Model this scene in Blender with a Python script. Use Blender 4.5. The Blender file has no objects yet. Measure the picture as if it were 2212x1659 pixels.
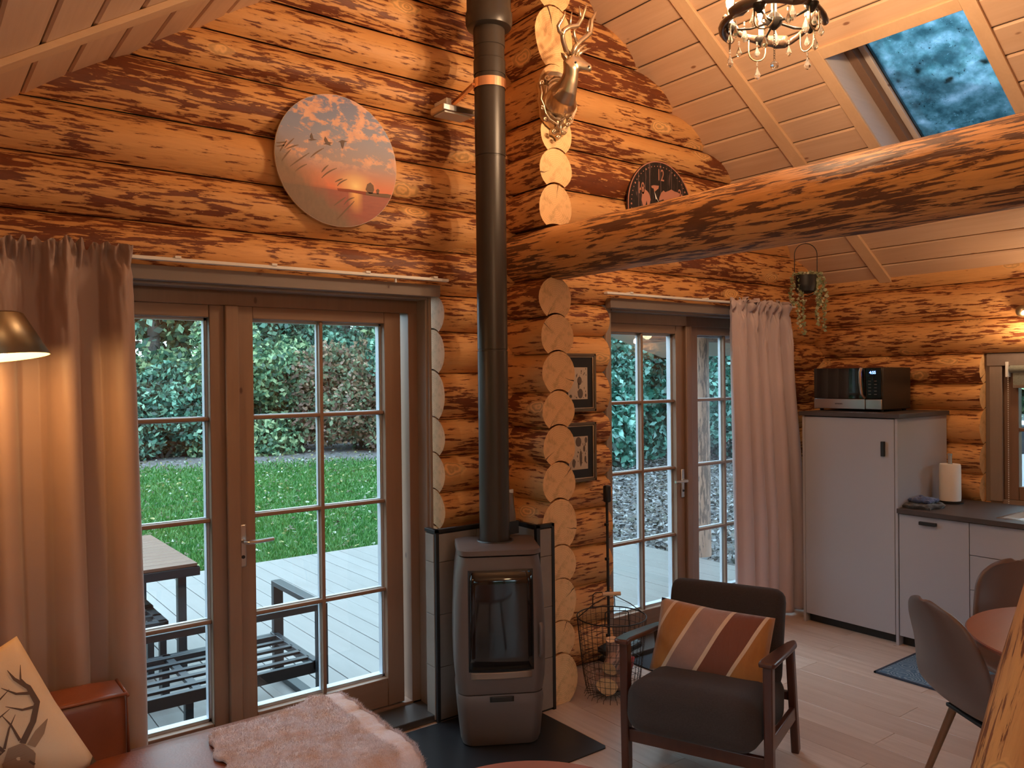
import bpy, bmesh, math, random
import numpy as np
from mathutils import Vector, Matrix, Euler
random.seed(7); RNG = np.random.default_rng(11)
D = bpy.data; S = bpy.context.scene; COL = S.collection
R_ = math.radians
# ---------------------------------------------------------------- camera
FPX = 1736.2; W_, H_ = 2212, 1659
yaw, pit, rol = R_(37.261), R_(-.438), R_(-.632)
Fv = Vector((math.sin(yaw)*math.cos(pit), math.cos(yaw)*math.cos(pit), math.sin(pit)))
r0 = Vector((math.cos(yaw), -math.sin(yaw), 0)); u0 = r0.cross(Fv)
Rv = r0*math.cos(rol)+u0*math.sin(rol); Uv = -r0*math.sin(rol)+u0*math.cos(rol)
CAMP = Vector((0, 0, 1.7))
cd = D.cameras.new('camera'); cam = D.objects.new('camera', cd); COL.objects.link(cam)
cd.sensor_width = 36; cd.lens = FPX*36/W_; cd.clip_start = .02; cd.clip_end = 300
m3 = Matrix((Rv, Uv, -Fv)).transposed(); cam.matrix_world = Matrix.Translation(CAMP) @ m3.to_4x4()
S.camera = cam
def at(px, py, ax, v):                     # point of the scene seen at a pixel, on a wall, floor or table plane
    d = Fv+Rv*((px-W_/2)/FPX)-Uv*((py-H_/2)/FPX); t = (v-CAMP[ax])/d[ax]; return CAMP+d*t
def dep(px, py, c):
    return CAMP+(Fv+Rv*((px-W_/2)/FPX)-Uv*((py-H_/2)/FPX))*c
# ---------------------------------------------------------------- world, view
S.view_settings.view_transform = 'Standard'; S.view_settings.look = 'None'
S.view_settings.gamma = 1; S.view_settings.use_curve_mapping = False
S.view_settings.exposure = EXPOSURE = 1.3
w = D.worlds.new('sky'); S.world = w; w.use_nodes = True
bg = w.node_tree.nodes['Background']; bg.inputs[0].default_value = (.64, .84, 1.0, 1); bg.inputs[1].default_value = 3.0
S.cycles.max_bounces = 9; S.cycles.diffuse_bounces = 4; S.cycles.glossy_bounces = 4; S.cycles.transparent_max_bounces = 12
S.cycles.transmission_bounces = 6; S.cycles.sample_clamp_indirect = 6; S.cycles.caustics_reflective = False; S.cycles.caustics_refractive = False
def lamp(name, loc, power, color, radius=.02, parent=None):
    l = D.lights.new(name, 'POINT'); l.energy = power; l.color = color; l.shadow_soft_size = radius
    o = D.objects.new(name, l); COL.objects.link(o); o.location = loc
    if parent: o.parent = parent; o.location = Vector(loc)-parent.location
    return o
WARM = (1.0, .66, .38); CANDLE = 480.
# ---------------------------------------------------------------- materials
def newmat(name):
    m = D.materials.new(name); m.use_nodes = True; nt = m.node_tree
    return m, nt, nt.nodes['Principled BSDF'], nt.nodes['Material Output']
def nd(nt, typ, ins=None, **kw):
    n = nt.nodes.new(typ)
    for k, v in kw.items(): setattr(n, k, v)
    for k, v in (ins or {}).items():
        if isinstance(v, bpy.types.NodeSocket): nt.links.new(v, n.inputs[k])
        else: n.inputs[k].default_value = v
    return n
def math_(nt, op, a, b=0., c=None, clamp=False):
    n = nt.nodes.new('ShaderNodeMath'); n.operation = op; n.use_clamp = clamp
    for i, v in enumerate((a, b, c)):
        if v is None: continue
        if isinstance(v, bpy.types.NodeSocket): nt.links.new(v, n.inputs[i])
        else: n.inputs[i].default_value = v
    return n.outputs[0]
def mix_(nt, f, a, b, bl='MIX'):
    n = nt.nodes.new('ShaderNodeMix'); n.data_type = 'RGBA'; n.blend_type = bl
    for i, v in ((0, f), (6, a), (7, b)):
        if isinstance(v, bpy.types.NodeSocket): nt.links.new(v, n.inputs[i])
        elif i == 0: n.inputs[0].default_value = v
        else: n.inputs[i].default_value = (*v[:3], 1)
    return n.outputs[2]
def ramp_(nt, f, stops, interp='LINEAR'):
    n = nt.nodes.new('ShaderNodeValToRGB'); n.color_ramp.interpolation = interp
    e = n.color_ramp.elements
    while len(e) < len(stops): e.new(.5)
    for i, (p, c) in enumerate(stops):
        e[i].position = p; e[i].color = (*c, 1) if len(c) == 3 else c
    nt.links.new(f, n.inputs[0]); return n.outputs[0]
def step_(nt, f, a, b):
    n = nt.nodes.new('ShaderNodeMapRange'); n.clamp = True
    nt.links.new(f, n.inputs[0]); n.inputs[1].default_value = a; n.inputs[2].default_value = b; return n.outputs[0]
def noise_(nt, vec, scale, detail=2., rough=.5, sc=(1, 1, 1), dist=0., w=None):
    mp = nd(nt, 'ShaderNodeMapping', {'Vector': vec, 'Scale': sc})
    n = nd(nt, 'ShaderNodeTexNoise', {'Vector': mp.outputs[0], 'Scale': scale, 'Detail': detail, 'Roughness': rough, 'Distortion': dist})
    return n.outputs[0]
def bump_(nt, h, s, bs, d=.01):
    b = nd(nt, 'ShaderNodeBump', {'Height': h, 'Strength': s, 'Distance': d}); nt.links.new(b.outputs[0], bs.inputs['Normal'])
def srgb(r, g, b):
    f = lambda c: ((c/255+.055)/1.055)**2.4 if c > 10 else c/255/12.92
    return (f(r), f(g), f(b))
def plain(name, col, rough=.5, metal=0., bump=0., bscale=200., var=0., emit=None, coat=0., sheen=0., spec=.5):
    m, nt, bs, out = newmat(name)
    bs.inputs['Base Color'].default_value = (*col, 1); bs.inputs['Roughness'].default_value = rough; bs.inputs['Metallic'].default_value = metal
    bs.inputs['Coat Weight'].default_value = coat; bs.inputs['Sheen Weight'].default_value = sheen; bs.inputs['Specular IOR Level'].default_value = spec
    tc = nd(nt, 'ShaderNodeTexCoord')
    if var:
        n = noise_(nt, tc.outputs['Object'], 6, 4, .6)
        c = mix_(nt, n, tuple(x*(1-var) for x in col), tuple(min(1, x*(1+var)) for x in col)); nt.links.new(c, bs.inputs['Base Color'])
    if bump: bump_(nt, noise_(nt, tc.outputs['Object'], bscale, 3, .6), bump, bs, .002)
    if emit: bs.inputs['Emission Color'].default_value = (*emit[0], 1); bs.inputs['Emission Strength'].default_value = emit[1]
    return m
def log_mat(name, wa, wb, ba, bb, amount=0., sx=1.):
    m, nt, bs, out = newmat(name)
    tc = nd(nt, 'ShaderNodeTexCoord'); oi = nd(nt, 'ShaderNodeObjectInfo')
    off = nd(nt, 'ShaderNodeVectorMath', {0: tc.outputs['Object']}, operation='ADD')
    k = nd(nt, 'ShaderNodeCombineXYZ', {0: math_(nt, 'MULTIPLY', oi.outputs['Random'], 71.), 1: math_(nt, 'MULTIPLY', oi.outputs['Random'], 33.), 2: 0.})
    nt.links.new(k.outputs[0], off.inputs[1]); v = off.outputs[0]
    streak = noise_(nt, v, 1., 5, .62, (8.5*sx, 66, 66), .35)
    patch = noise_(nt, v, 1., 3, .55, (1.5, 5.2, 5.2), .8)
    fine = noise_(nt, v, 1., 3, .6, (9, 120, 120))
    vor = nd(nt, 'ShaderNodeTexVoronoi', {'Vector': nd(nt, 'ShaderNodeMapping', {'Vector': v, 'Scale': (2.3, 5.2, 5.2)}).outputs[0], 'Scale': 1.})
    dk = math_(nt, 'ADD', vor.outputs['Distance'], math_(nt, 'MULTIPLY', math_(nt, 'SUBTRACT', noise_(nt, v, 12, 3), .5), .26))
    knot = math_(nt, 'SUBTRACT', 1., step_(nt, dk, .185, .225))
    sel = math_(nt, 'GREATER_THAN', nd(nt, 'ShaderNodeSeparateColor', {0: vor.outputs['Color']}).outputs[0], .45)
    knot = math_(nt, 'MULTIPLY', knot, sel)
    ring = math_(nt, 'MULTIPLY_ADD', math_(nt, 'SINE', math_(nt, 'MULTIPLY', dk, 95.)), .5, .5)
    val = math_(nt, 'ADD', streak, math_(nt, 'MULTIPLY', math_(nt, 'SUBTRACT', patch, .5), .62))
    val = math_(nt, 'ADD', val, math_(nt, 'MULTIPLY', math_(nt, 'SUBTRACT', oi.outputs['Random'], .5), .13))
    bark = step_(nt, val, .556-amount, .572-amount)
    bark = math_(nt, 'MULTIPLY', bark, math_(nt, 'SUBTRACT', 1., knot))
    edge = step_(nt, val, .48-amount, .556-amount)
    wood = mix_(nt, noise_(nt, v, 1., 3, .6, (1.6, 8, 8)), wa, wb)
    wood = mix_(nt, math_(nt, 'MULTIPLY', fine, .22), wood, ba)
    wood = mix_(nt, math_(nt, 'MULTIPLY', edge, .35), wood, bb)
    kc = mix_(nt, ring, tuple(x*.62 for x in wa), wa)
    wood = mix_(nt, knot, wood, kc)
    bk = mix_(nt, noise_(nt, v, 1., 4, .7, (8, 30, 30)), ba, bb)
    nt.links.new(mix_(nt, bark, wood, bk), bs.inputs['Base Color'])
    bs.inputs['Roughness'].default_value = .55
    h = math_(nt, 'ADD', math_(nt, 'MULTIPLY', bark, -.6), math_(nt, 'MULTIPLY', fine, .25))
    h = math_(nt, 'ADD', h, math_(nt, 'MULTIPLY', noise_(nt, v, 1, 3, .6, (2, 9, 9)), 1.2))
    bump_(nt, h, .55, bs, .012)
    return m
def end_mat(name, a, b):
    m, nt, bs, out = newmat(name); tc = nd(nt, 'ShaderNodeTexCoord'); oi = nd(nt, 'ShaderNodeObjectInfo')
    s = nd(nt, 'ShaderNodeSeparateXYZ', {0: tc.outputs['Object']})
    rr = math_(nt, 'SQRT', math_(nt, 'ADD', math_(nt, 'POWER', s.outputs[1], 2.), math_(nt, 'POWER', s.outputs[2], 2.)))
    n = noise_(nt, tc.outputs['Object'], 9, 3)
    w_ = math_(nt, 'SINE', math_(nt, 'ADD', math_(nt, 'MULTIPLY', rr, 620.), math_(nt, 'MULTIPLY', n, 14.)))
    c = mix_(nt, math_(nt, 'MULTIPLY_ADD', w_, .22, .42), a, b)
    # radial check crack running from the heart to the rim
    ang = math_(nt, 'ARCTAN2', s.outputs[1], s.outputs[2]); ra = math_(nt, 'MULTIPLY_ADD', oi.outputs['Random'], 6.28, -3.14)
    dd = math_(nt, 'ABSOLUTE', math_(nt, 'SUBTRACT', math_(nt, 'ADD', ang, math_(nt, 'MULTIPLY', n, .5)), ra))
    cr = math_(nt, 'MULTIPLY', math_(nt, 'LESS_THAN', dd, math_(nt, 'MULTIPLY_ADD', rr, .30, -.006)), math_(nt, 'GREATER_THAN', rr, .045))
    c = mix_(nt, cr, c, (.05, .02, .01))
    c = mix_(nt, math_(nt, 'MULTIPLY', step_(nt, noise_(nt, tc.outputs['Object'], 22, 4, .7), .48, .70), .5), c, tuple(x*.5 for x in b))
    nt.links.new(c, bs.inputs['Base Color']); bs.inputs['Roughness'].default_value = .6
    return m
def board_mat(name, a, b, knotc, axis=1, rough=.45, gscale=1., kn=.05, long=1.4, cross=12., tone=.35):
    """sawn timber: grain along one object axis, small dark knots, per piece tone"""
    m, nt, bs, out = newmat(name); tc = nd(nt, 'ShaderNodeTexCoord'); oi = nd(nt, 'ShaderNodeObjectInfo')
    off = nd(nt, 'ShaderNodeVectorMath', {0: tc.outputs['Object']}, operation='ADD')
    k = nd(nt, 'ShaderNodeCombineXYZ', {0: math_(nt, 'MULTIPLY', oi.outputs['Random'], 51.), 1: math_(nt, 'MULTIPLY', oi.outputs['Random'], 87.), 2: math_(nt, 'MULTIPLY', oi.outputs['Random'], 13.)})
    nt.links.new(k.outputs[0], off.inputs[1]); v = off.outputs[0]
    s1 = [cross*gscale]*3; s1[axis] = long*gscale; s2 = [90*gscale]*3; s2[axis] = 4*gscale
    g = noise_(nt, v, 1., 3, .55, s1, 1.2); f = noise_(nt, v, 1., 2, .6, s2)
    c = mix_(nt, g, a, b); c = mix_(nt, math_(nt, 'MULTIPLY', f, .35), c, tuple(x*.8 for x in b))
    c = mix_(nt, math_(nt, 'MULTIPLY', oi.outputs['Random'], tone), c, b)
    if kn:
        ks = [7.]*3; ks[axis] = 3.4
        vo = nd(nt, 'ShaderNodeTexVoronoi', {'Vector': nd(nt, 'ShaderNodeMapping', {'Vector': v, 'Scale': ks}).outputs[0], 'Scale': 1.})
        sel = math_(nt, 'GREATER_THAN', nd(nt, 'ShaderNodeSeparateColor', {0: vo.outputs['Color']}).outputs[0], .45)
        kk = math_(nt, 'MULTIPLY', math_(nt, 'SUBTRACT', 1., step_(nt, vo.outputs['Distance'], kn*.7, kn*1.3)), sel)
        c = mix_(nt, math_(nt, 'MULTIPLY', kk, .85), c, knotc)
    nt.links.new(c, bs.inputs['Base Color']); bs.inputs['Roughness'].default_value = rough
    bump_(nt, f, .12, bs, .002)
    return m
def glass_mat(name, tint=(.93, .97, .96), drops=False):
    m, nt, bs, out = newmat(name); nt.nodes.remove(bs)
    bf = nd(nt, 'ShaderNodeNewGeometry').outputs['Backfacing']; ior = math_(nt, 'MULTIPLY_ADD', bf, 1/1.5-1.5, 1.5)
    fr = nd(nt, 'ShaderNodeFresnel', {'IOR': ior}); tr = nd(nt, 'ShaderNodeBsdfTransparent', {0: (*tint, 1)}); gl = nd(nt, 'ShaderNodeBsdfGlossy', {0: (1, 1, 1, 1), 'Roughness': .0})
    mx = nd(nt, 'ShaderNodeMixShader', {0: fr.outputs[0], 1: tr.outputs[0], 2: gl.outputs[0]})
    nt.links.new(mx.outputs[0], out.inputs[0]); return m
def leaf_mat(name, cols, rough=.45, trans=.35):
    m, nt, bs, out = newmat(name)
    g = nd(nt, 'ShaderNodeNewGeometry'); n = len(cols)
    c = ramp_(nt, g.outputs['Random Per Island'], [(i/n, c) for i, c in enumerate(cols)], 'CONSTANT')
    nt.links.new(c, bs.inputs['Base Color']); bs.inputs['Roughness'].default_value = rough
    tl = nd(nt, 'ShaderNodeBsdfTranslucent', {0: c}); mx = nd(nt, 'ShaderNodeMixShader', {0: trans, 1: bs.outputs[0], 2: tl.outputs[0]})
    nt.links.new(mx.outputs[0], out.inputs[0]); return m
def fabric(name, col, scale=350, rough=.9, sheen=.3, var=.12, bump=.4):
    m, nt, bs, out = newmat(name); tc = nd(nt, 'ShaderNodeTexCoord')
    a = noise_(nt, tc.outputs['Object'], scale, 2, .5, (1, 1, .25)); b = noise_(nt, tc.outputs['Object'], scale, 2, .5, (.25, .25, 1))
    f = math_(nt, 'MULTIPLY', math_(nt, 'ADD', a, b), .5)
    c = mix_(nt, step_(nt, f, .35, .65), tuple(x*(1-var*2) for x in col), tuple(min(1, x*(1+var*2)) for x in col))
    nt.links.new(c, bs.inputs['Base Color']); bs.inputs['Roughness'].default_value = rough; bs.inputs['Sheen Weight'].default_value = sheen
    bump_(nt, f, bump, bs, .001); return m
M = {}
M['log'] = log_mat('log_bark', (.86, .48, .19), (.66, .30, .09), (.080, .018, .006), (.26, .070, .018))
M['beam'] = log_mat('beam_bark', (.82, .42, .15), (.64, .28, .08), (.045, .018, .010), (.20, .075, .028), -.005, .7)
M['ladder'] = log_mat('ladder_wood', (.80, .40, .14), (.60, .25, .07), (.10, .03, .012), (.30, .10, .03), -.045, .5)
M['log_out'] = log_mat('porch_log', (.50, .32, .24), (.38, .22, .16), (.08, .05, .04), (.2, .12, .09))
M['end'] = end_mat('log_end_grain', (.90, .59, .30), (.72, .40, .17))
M['ceil'] = board_mat('ceiling_pine', (.80, .58, .41), (.58, .36, .22), (.20, .07, .03), 1, .45, 1., .06, 1.0, 15.)
M['batten'] = board_mat('batten_pine', (.80, .56, .36), (.66, .42, .24), (.22, .09, .03), 0)
M['frame'] = board_mat('door_timber', (.30, .185, .125), (.20, .115, .075), (.07, .03, .02), 2, .4)
M['frame_h'] = board_mat('door_timber_crosswise', (.30, .185, .125), (.20, .115, .075), (.07, .03, .02), 0, .4)
M['casing'] = board_mat('casing_timber', (.33, .26, .22), (.24, .185, .155), (.12, .06, .04), 2, .5)
M['casing_h'] = board_mat('casing_timber_crosswise', (.27, .215, .19), (.20, .155, .135), (.12, .06, .04), 0, .5)
M['floor'] = board_mat('laminate_oak', (.84, .73, .66), (.42, .30, .24), (.22, .14, .10), 1, .33, 1., .035, 1.1, 17., .75)
M['white_wood'] = board_mat('pale_reveal_board', (.74, .66, .62), (.62, .55, .52), (.2, .1, .06), 0, .5)
M['deck'] = board_mat('weathered_deck', (.25, .245, .25), (.16, .15, .148), (.05, .04, .035), 1, .42, 1., .04, 1.0, 6.)
M['glass'] = glass_mat('window_glass'); M['muntin_out'] = plain('outer_glazing_bar', srgb(190, 195, 205), .35)
M['black'] = plain('matt_black', (.012, .012, .014), .5, bump=.05)
M['blackm'] = plain('black_steel', (.022, .019, .017), .38, .4)
M['chrome'] = plain('brushed_steel', (.62, .60, .58), .28, 1.)
M['copper'] = plain('copper_band', (.95, .62, .42), .25, 1.)
M['brass'] = plain('antique_brass', (.33, .26, .165), .38, 1., var=.2)
M['gold'] = plain('aged_gilt_metal', (.60, .47, .33), .34, 1., bump=.3, bscale=60, var=.35)
M['stove'] = plain('grey_enamel', (.125, .092, .080), .45, .3, bump=.15, bscale=900)
M['white'] = plain('white_metal', (.8, .79, .77), .4)
# ---------------------------------------------------------------- mesh builder
class MB:
    def __init__(s): s.v = []; s.f = []; s.m = []
    def add(s, vs, fs, mi=0):
        b = len(s.v); s.v += [Vector(p) for p in vs]; s.f += [tuple(b+i for i in f) for f in fs]; s.m += [mi]*len(fs); return s
    def box(s, lo, hi, mi=0, rot=None, piv=None):
        x0, y0, z0 = lo; x1, y1, z1 = hi
        vs = [Vector(p) for p in ((x0,y0,z0),(x1,y0,z0),(x1,y1,z0),(x0,y1,z0),(x0,y0,z1),(x1,y0,z1),(x1,y1,z1),(x0,y1,z1))]
        if rot is not None:
            pv = Vector(piv) if piv is not None else (vs[0]+vs[6])/2; Mx = rot if isinstance(rot, Matrix) else Euler(rot).to_matrix()
            vs = [pv+Mx@(p-pv) for p in vs]
        return s.add(vs, [(0,3,2,1),(4,5,6,7),(0,1,5,4),(1,2,6,5),(2,3,7,6),(3,0,4,7)], mi)
    def bar(s, p0, p1, w, h, up=(0, 0, 1), mi=0):
        p0, p1 = Vector(p0), Vector(p1); d = (p1-p0).normalized(); up = Vector(up)
        a = d.cross(up)
        if a.length < 1e-4: a = d.cross(Vector((0, 1, 0)))
        a.normalize(); b = a.cross(d)
        vs = [p+a*x*w/2+b*y*h/2 for p in (p0, p1) for x, y in ((-1,-1),(1,-1),(1,1),(-1,1))]
        return s.add(vs, [(0,1,2,3),(7,6,5,4),(0,4,5,1),(1,5,6,2),(2,6,7,3),(3,7,4,0)], mi)
    def tube(s, path, rad, n=8, mi=0, cap=True, closed=False, flat=1.):
        P = [Vector(p) for p in path]; k = len(P); rad = rad if hasattr(rad, '__len__') else [rad]*k
        b = len(s.v); prev = None
        for i, p in enumerate(P):
            d = (P[(i+1) % k]-P[i-1]) if closed else (P[min(i+1, k-1)]-P[max(i-1, 0)])
            d = d.normalized() if d.length > 1e-9 else Vector((0, 0, 1))
            if prev is None:
                a = d.cross(Vector((0, 0, 1))); a = a if a.length > .05 else d.cross(Vector((0, 1, 0)))
            else: a = prev-d*prev.dot(d)
            a.normalize(); prev = a; c = d.cross(a)
            for j in range(n):
                t = 2*math.pi*j/n; s.v.append(p+a*math.cos(t)*rad[i]+c*math.sin(t)*rad[i]*flat)
        for i in range(k if closed else k-1):
            i2 = (i+1) % k
            for j in range(n):
                j2 = (j+1) % n; s.f.append((b+i*n+j, b+i*n+j2, b+i2*n+j2, b+i2*n+j)); s.m.append(mi)
        if cap and not closed:
            s.f.append(tuple(b+j for j in reversed(range(n)))); s.m.append(mi)
            s.f.append(tuple(b+(k-1)*n+j for j in range(n))); s.m.append(mi)
        return s
    def lathe(s, prof, c=(0, 0, 0), n=24, mi=0, axis=None, cap=True):
        c = Vector(c); Q = Vector((0, 0, 1)).rotation_difference(Vector(axis)).to_matrix() if axis is not None else Matrix.Identity(3)
        b = len(s.v); k = len(prof)
        for r, z in prof:
            for j in range(n):
                t = 2*math.pi*j/n; s.v.append(c+Q@Vector((r*math.cos(t), r*math.sin(t), z)))
        for i in range(k-1):
            for j in range(n):
                j2 = (j+1) % n; s.f.append((b+i*n+j, b+i*n+j2, b+(i+1)*n+j2, b+(i+1)*n+j)); s.m.append(mi)
        if cap:
            s.f.append(tuple(b+j for j in reversed(range(n)))); s.m.append(mi); s.f.append(tuple(b+(k-1)*n+j for j in range(n))); s.m.append(mi)
        return s
    def ball(s, c, r, n=12, mi=0, rot=None):
        r = r if hasattr(r, '__len__') else (r, r, r); c = Vector(c); b = len(s.v); h = n//2; Q = Euler(rot).to_matrix() if rot else Matrix.Identity(3)
        for i in range(h+1):
            p = math.pi*i/h
            for j in range(n):
                t = 2*math.pi*j/n; s.v.append(c+Q@Vector((math.sin(p)*math.cos(t)*r[0], math.sin(p)*math.sin(t)*r[1], math.cos(p)*r[2])))
        for i in range(h):
            for j in range(n):
                j2 = (j+1) % n; s.f.append((b+i*n+j, b+(i+1)*n+j, b+(i+1)*n+j2, b+i*n+j2)); s.m.append(mi)
        return s
    def prism(s, pts, d, mi=0):
        b = len(s.v); k = len(pts); d = Vector(d); P = [Vector(p) for p in pts]; s.v += P+[p+d for p in P]
        s.f += [tuple(b+i for i in range(k)), tuple(b+k+i for i in reversed(range(k)))]+[(b+i, b+k+i, b+k+(i+1) % k, b+(i+1) % k) for i in range(k)]
        s.m += [mi]*(k+2); return s
    def grid(s, fn, nu, nv, mi=0):
        b = len(s.v)
        for i in range(nu+1):
            for j in range(nv+1): s.v.append(Vector(fn(i/nu, j/nv)))
        for i in range(nu):
            for j in range(nv):
                a = b+i*(nv+1)+j; s.f.append((a, a+nv+1, a+nv+2, a+1)); s.m.append(mi)
        return s
    def build(s, name, mats, parent=None, smooth=False, bevel=0., world=True, thick=0., weld=False, sub=0, bseg=2):
        me = D.meshes.new(name); mats = mats if isinstance(mats, (list, tuple)) else [mats]
        Mx = None
        if parent is not None and world: Mx = wm(parent).inverted()
        vs = [Mx@p for p in s.v] if Mx else s.v
        me.from_pydata([tuple(p) for p in vs], [], s.f)
        bm = bmesh.new(); bm.from_mesh(me)
        for f, k in zip(bm.faces, s.m): f.material_index = k
        if weld: bmesh.ops.remove_doubles(bm, verts=bm.verts, dist=1e-5)
        if not thick: bmesh.ops.recalc_face_normals(bm, faces=bm.faces)
        bm.to_mesh(me); bm.free()
        if smooth: me.shade_smooth()
        for q in mats: me.materials.append(q)
        o = D.objects.new(name, me); COL.objects.link(o)
        if parent is not None: o.parent = parent
        if smooth == 'auto':
            me.set_sharp_from_angle(angle=R_(35))
        if bevel:
            b = o.modifiers.new('bevel', 'BEVEL'); b.width = bevel; b.segments = bseg; b.limit_method = 'ANGLE'; b.angle_limit = R_(40); b.harden_normals = False
            me.shade_smooth(); me.set_sharp_from_angle(angle=R_(60))
        if thick:
            b = o.modifiers.new('solid', 'SOLIDIFY'); b.thickness = thick; b.offset = 0
        if sub:
            b = o.modifiers.new('sub', 'SUBSURF'); b.levels = sub; b.render_levels = sub
        return o
def wm(o):
    m = Matrix.LocRotScale(o.location, o.rotation_euler, o.scale)
    return wm(o.parent)@m if o.parent else m
def empty(name, loc=(0, 0, 0), rz=0., label=None, cat=None, group=None, kind=None, parent=None):
    o = D.objects.new(name, None); COL.objects.link(o); o.location = loc; o.rotation_euler = (0, 0, rz); o.empty_display_size = .05
    if parent: o.parent = parent
    return tag(o, label, cat, group, kind)
def tag(o, label=None, cat=None, group=None, kind=None):
    for k, v in (('label', label), ('category', cat), ('group', group), ('kind', kind)):
        if v: o[k] = v
    return o
def copy_tree(o, parent=None):
    c = o.copy(); COL.objects.link(c); c.parent = parent
    for ch in list(o.children): copy_tree(ch, c)
    return c
def quads(name, cen, size, mat, parent=None, up=None, aspect=1.7, kind='stuff', tilt=1., world=True):
    """leaf or litter cards, one mesh; cen Nx3"""
    n = len(cen); a = RNG.normal(size=(n, 3)); 
    if up is not None: a[:, 2] *= up
    a /= np.linalg.norm(a, axis=1, keepdims=True)
    b = RNG.normal(size=(n, 3))
    if up is not None: b[:, 2] *= up
    b = b-a*(a*b).sum(1, keepdims=True); b /= np.linalg.norm(b, axis=1, keepdims=True)
    sz = (size*RNG.uniform(.6, 1.3, n))[:, None]
    A = a*sz*aspect/2; B = b*sz/2
    cen = np.asarray(cen, float)
    if parent is not None and world: cen = cen-np.array(parent.location)
    V = np.stack([cen-A, cen-B*1., cen+A, cen+B*1.], 1).reshape(-1, 3)   # rhombic leaf
    me = D.meshes.new(name); me.vertices.add(4*n); me.loops.add(4*n); me.polygons.add(n)
    me.vertices.foreach_set('co', V.ravel()); me.loops.foreach_set('vertex_index', np.arange(4*n, dtype=np.int32))
    me.polygons.foreach_set('loop_start', np.arange(0, 4*n, 4, dtype=np.int32)); me.polygons.foreach_set('loop_total', np.full(n, 4, dtype=np.int32))
    me.update(); me.materials.append(mat); o = D.objects.new(name, me); COL.objects.link(o)
    if parent is not None: o.parent = parent
    if kind: o['kind'] = kind
    return o
def text_(name, body, size, loc, rot, mat, parent, ext=.0006, align='CENTER'):
    c = D.curves.new(name, 'FONT'); c.body = body; c.size = size; c.extrude = ext; c.align_x = align; c.align_y = 'CENTER'
    t = D.objects.new(name, c); COL.objects.link(t)
    dg = bpy.context.evaluated_depsgraph_get(); me = D.meshes.new_from_object(t.evaluated_get(dg)); D.objects.remove(t)
    o = D.objects.new(name, me); COL.objects.link(o); me.materials.clear(); me.materials.append(mat)
    mx = Matrix.LocRotScale(Vector(loc), Euler(rot), None)
    if parent is not None: o.parent = parent; mx = wm(parent).inverted()@mx
    o.matrix_local = mx; return o
# ================================================================ SETTING
def section(z0, z1, ry, low, n=30, gap=.008, ov=.017):
    """scribed log: round crown, concave belly fitted over the log below with a dark open seam; returns pts and centre"""
    rz = (z1-z0)/2+ov; zc = (z0+z1)/2; pts = []
    lowz = (lambda y: low[0]+low[1]*math.sqrt(max(0, 1-(y/low[2])**2))+gap) if low else (lambda y: z0+gap*.3)
    yi = 0
    for k in range(2000):
        a = math.pi/2-k*math.pi/2000*1.; y, z = ry*math.cos(a), zc+rz*math.sin(a)
        if k > 900 and z < lowz(y): yi = y; ai = a; break
    else: ai = -math.pi/2
    m_ = n*2//3//2; half = [(ry*math.cos(math.pi/2+(ai-math.pi/2)*i/m_), rz*math.sin(math.pi/2+(ai-math.pi/2)*i/m_)) for i in range(m_+1)]
    q_ = n//6; half += [(yi*(1-i/q_), lowz(yi*(1-i/q_))-zc) for i in range(1, q_)]
    bot = [(0., lowz(0)-zc)]; pts = half+bot+[(-y, z) for y, z in reversed(half[1:])]
    return pts, (zc, rz, ry)
def log_obj(name, p0, p1, ry, rz, seed, parent, mats=None, n=20, lump=.05, taper=0., step=.16, prof=None):
    """debarked round log: lumpy section, flat sawn ends; local X runs along it"""
    p0, p1 = Vector(p0), Vector(p1); L = (p1-p0).length; rs = random.Random(seed)
    ph = [rs.uniform(0, 6.28) for _ in range(8)]; k = max(2, int(L/step)); vs = []; fs = []; mi = []
    base = prof if prof else [(math.cos(2*math.pi*j/n)*ry, math.sin(2*math.pi*j/n)*rz) for j in range(n)]
    n = len(base)
    for i in range(k+1):
        x = L*i/k; sc = 1+taper*(x/L-.5)
        for j, (by_, bz_) in enumerate(base):
            t = math.atan2(bz_, by_)
            l = 1+lump*(.45*math.sin(1.7*x+ph[0]+t)+.35*math.sin(3.9*x+ph[1]-2*t)+.3*math.sin(7.3*x+ph[2]+3*t)+.2*math.sin(14*x+ph[3]-4*t+ph[4]))
            vs.append((x, by_*l*sc, bz_*(l*sc if not prof else 1+(l*sc-1)*.25)))
    for i in range(k):
        for j in range(n):
            j2 = (j+1) % n; fs.append((i*n+j, i*n+j2, (i+1)*n+j2, (i+1)*n+j)); mi.append(0)
    b = len(vs); vs += vs[:n]; vs += vs[k*n:(k+1)*n]
    fs.append(tuple(b+j for j in reversed(range(n)))); mi.append(1); fs.append(tuple(b+n+j for j in range(n))); mi.append(1)
    me = D.meshes.new(name); me.from_pydata(vs, [], fs); me.polygons.foreach_set('material_index', mi); me.polygons.foreach_set('use_smooth', [m == 0 for m in mi])
    bm = bmesh.new(); bm.from_mesh(me); bmesh.ops.recalc_face_normals(bm, faces=bm.faces); bm.to_mesh(me); bm.free()
    me.set_sharp_from_angle(angle=R_(50))
    for q in (mats or (M['log'], M['end'])): me.materials.append(q)
    o = D.objects.new(name, me); COL.objects.link(o)
    d = (p1-p0).normalized(); up = Vector((0, 0, 1)) if abs(d.z) < .9 else Vector((0, 1, 0)); yv = up.cross(d).normalized(); zv = d.cross(yv)
    o.location = p0; o.rotation_euler = Matrix((d, yv, zv)).transposed().to_euler()
    if parent: o.parent = parent
    return o
RS, RZ, RX = .64, 4.26, 2.68                     # roof slope, ridge height, ridge x
roofz = lambda x: RZ-RS*abs(x-RX)
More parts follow.
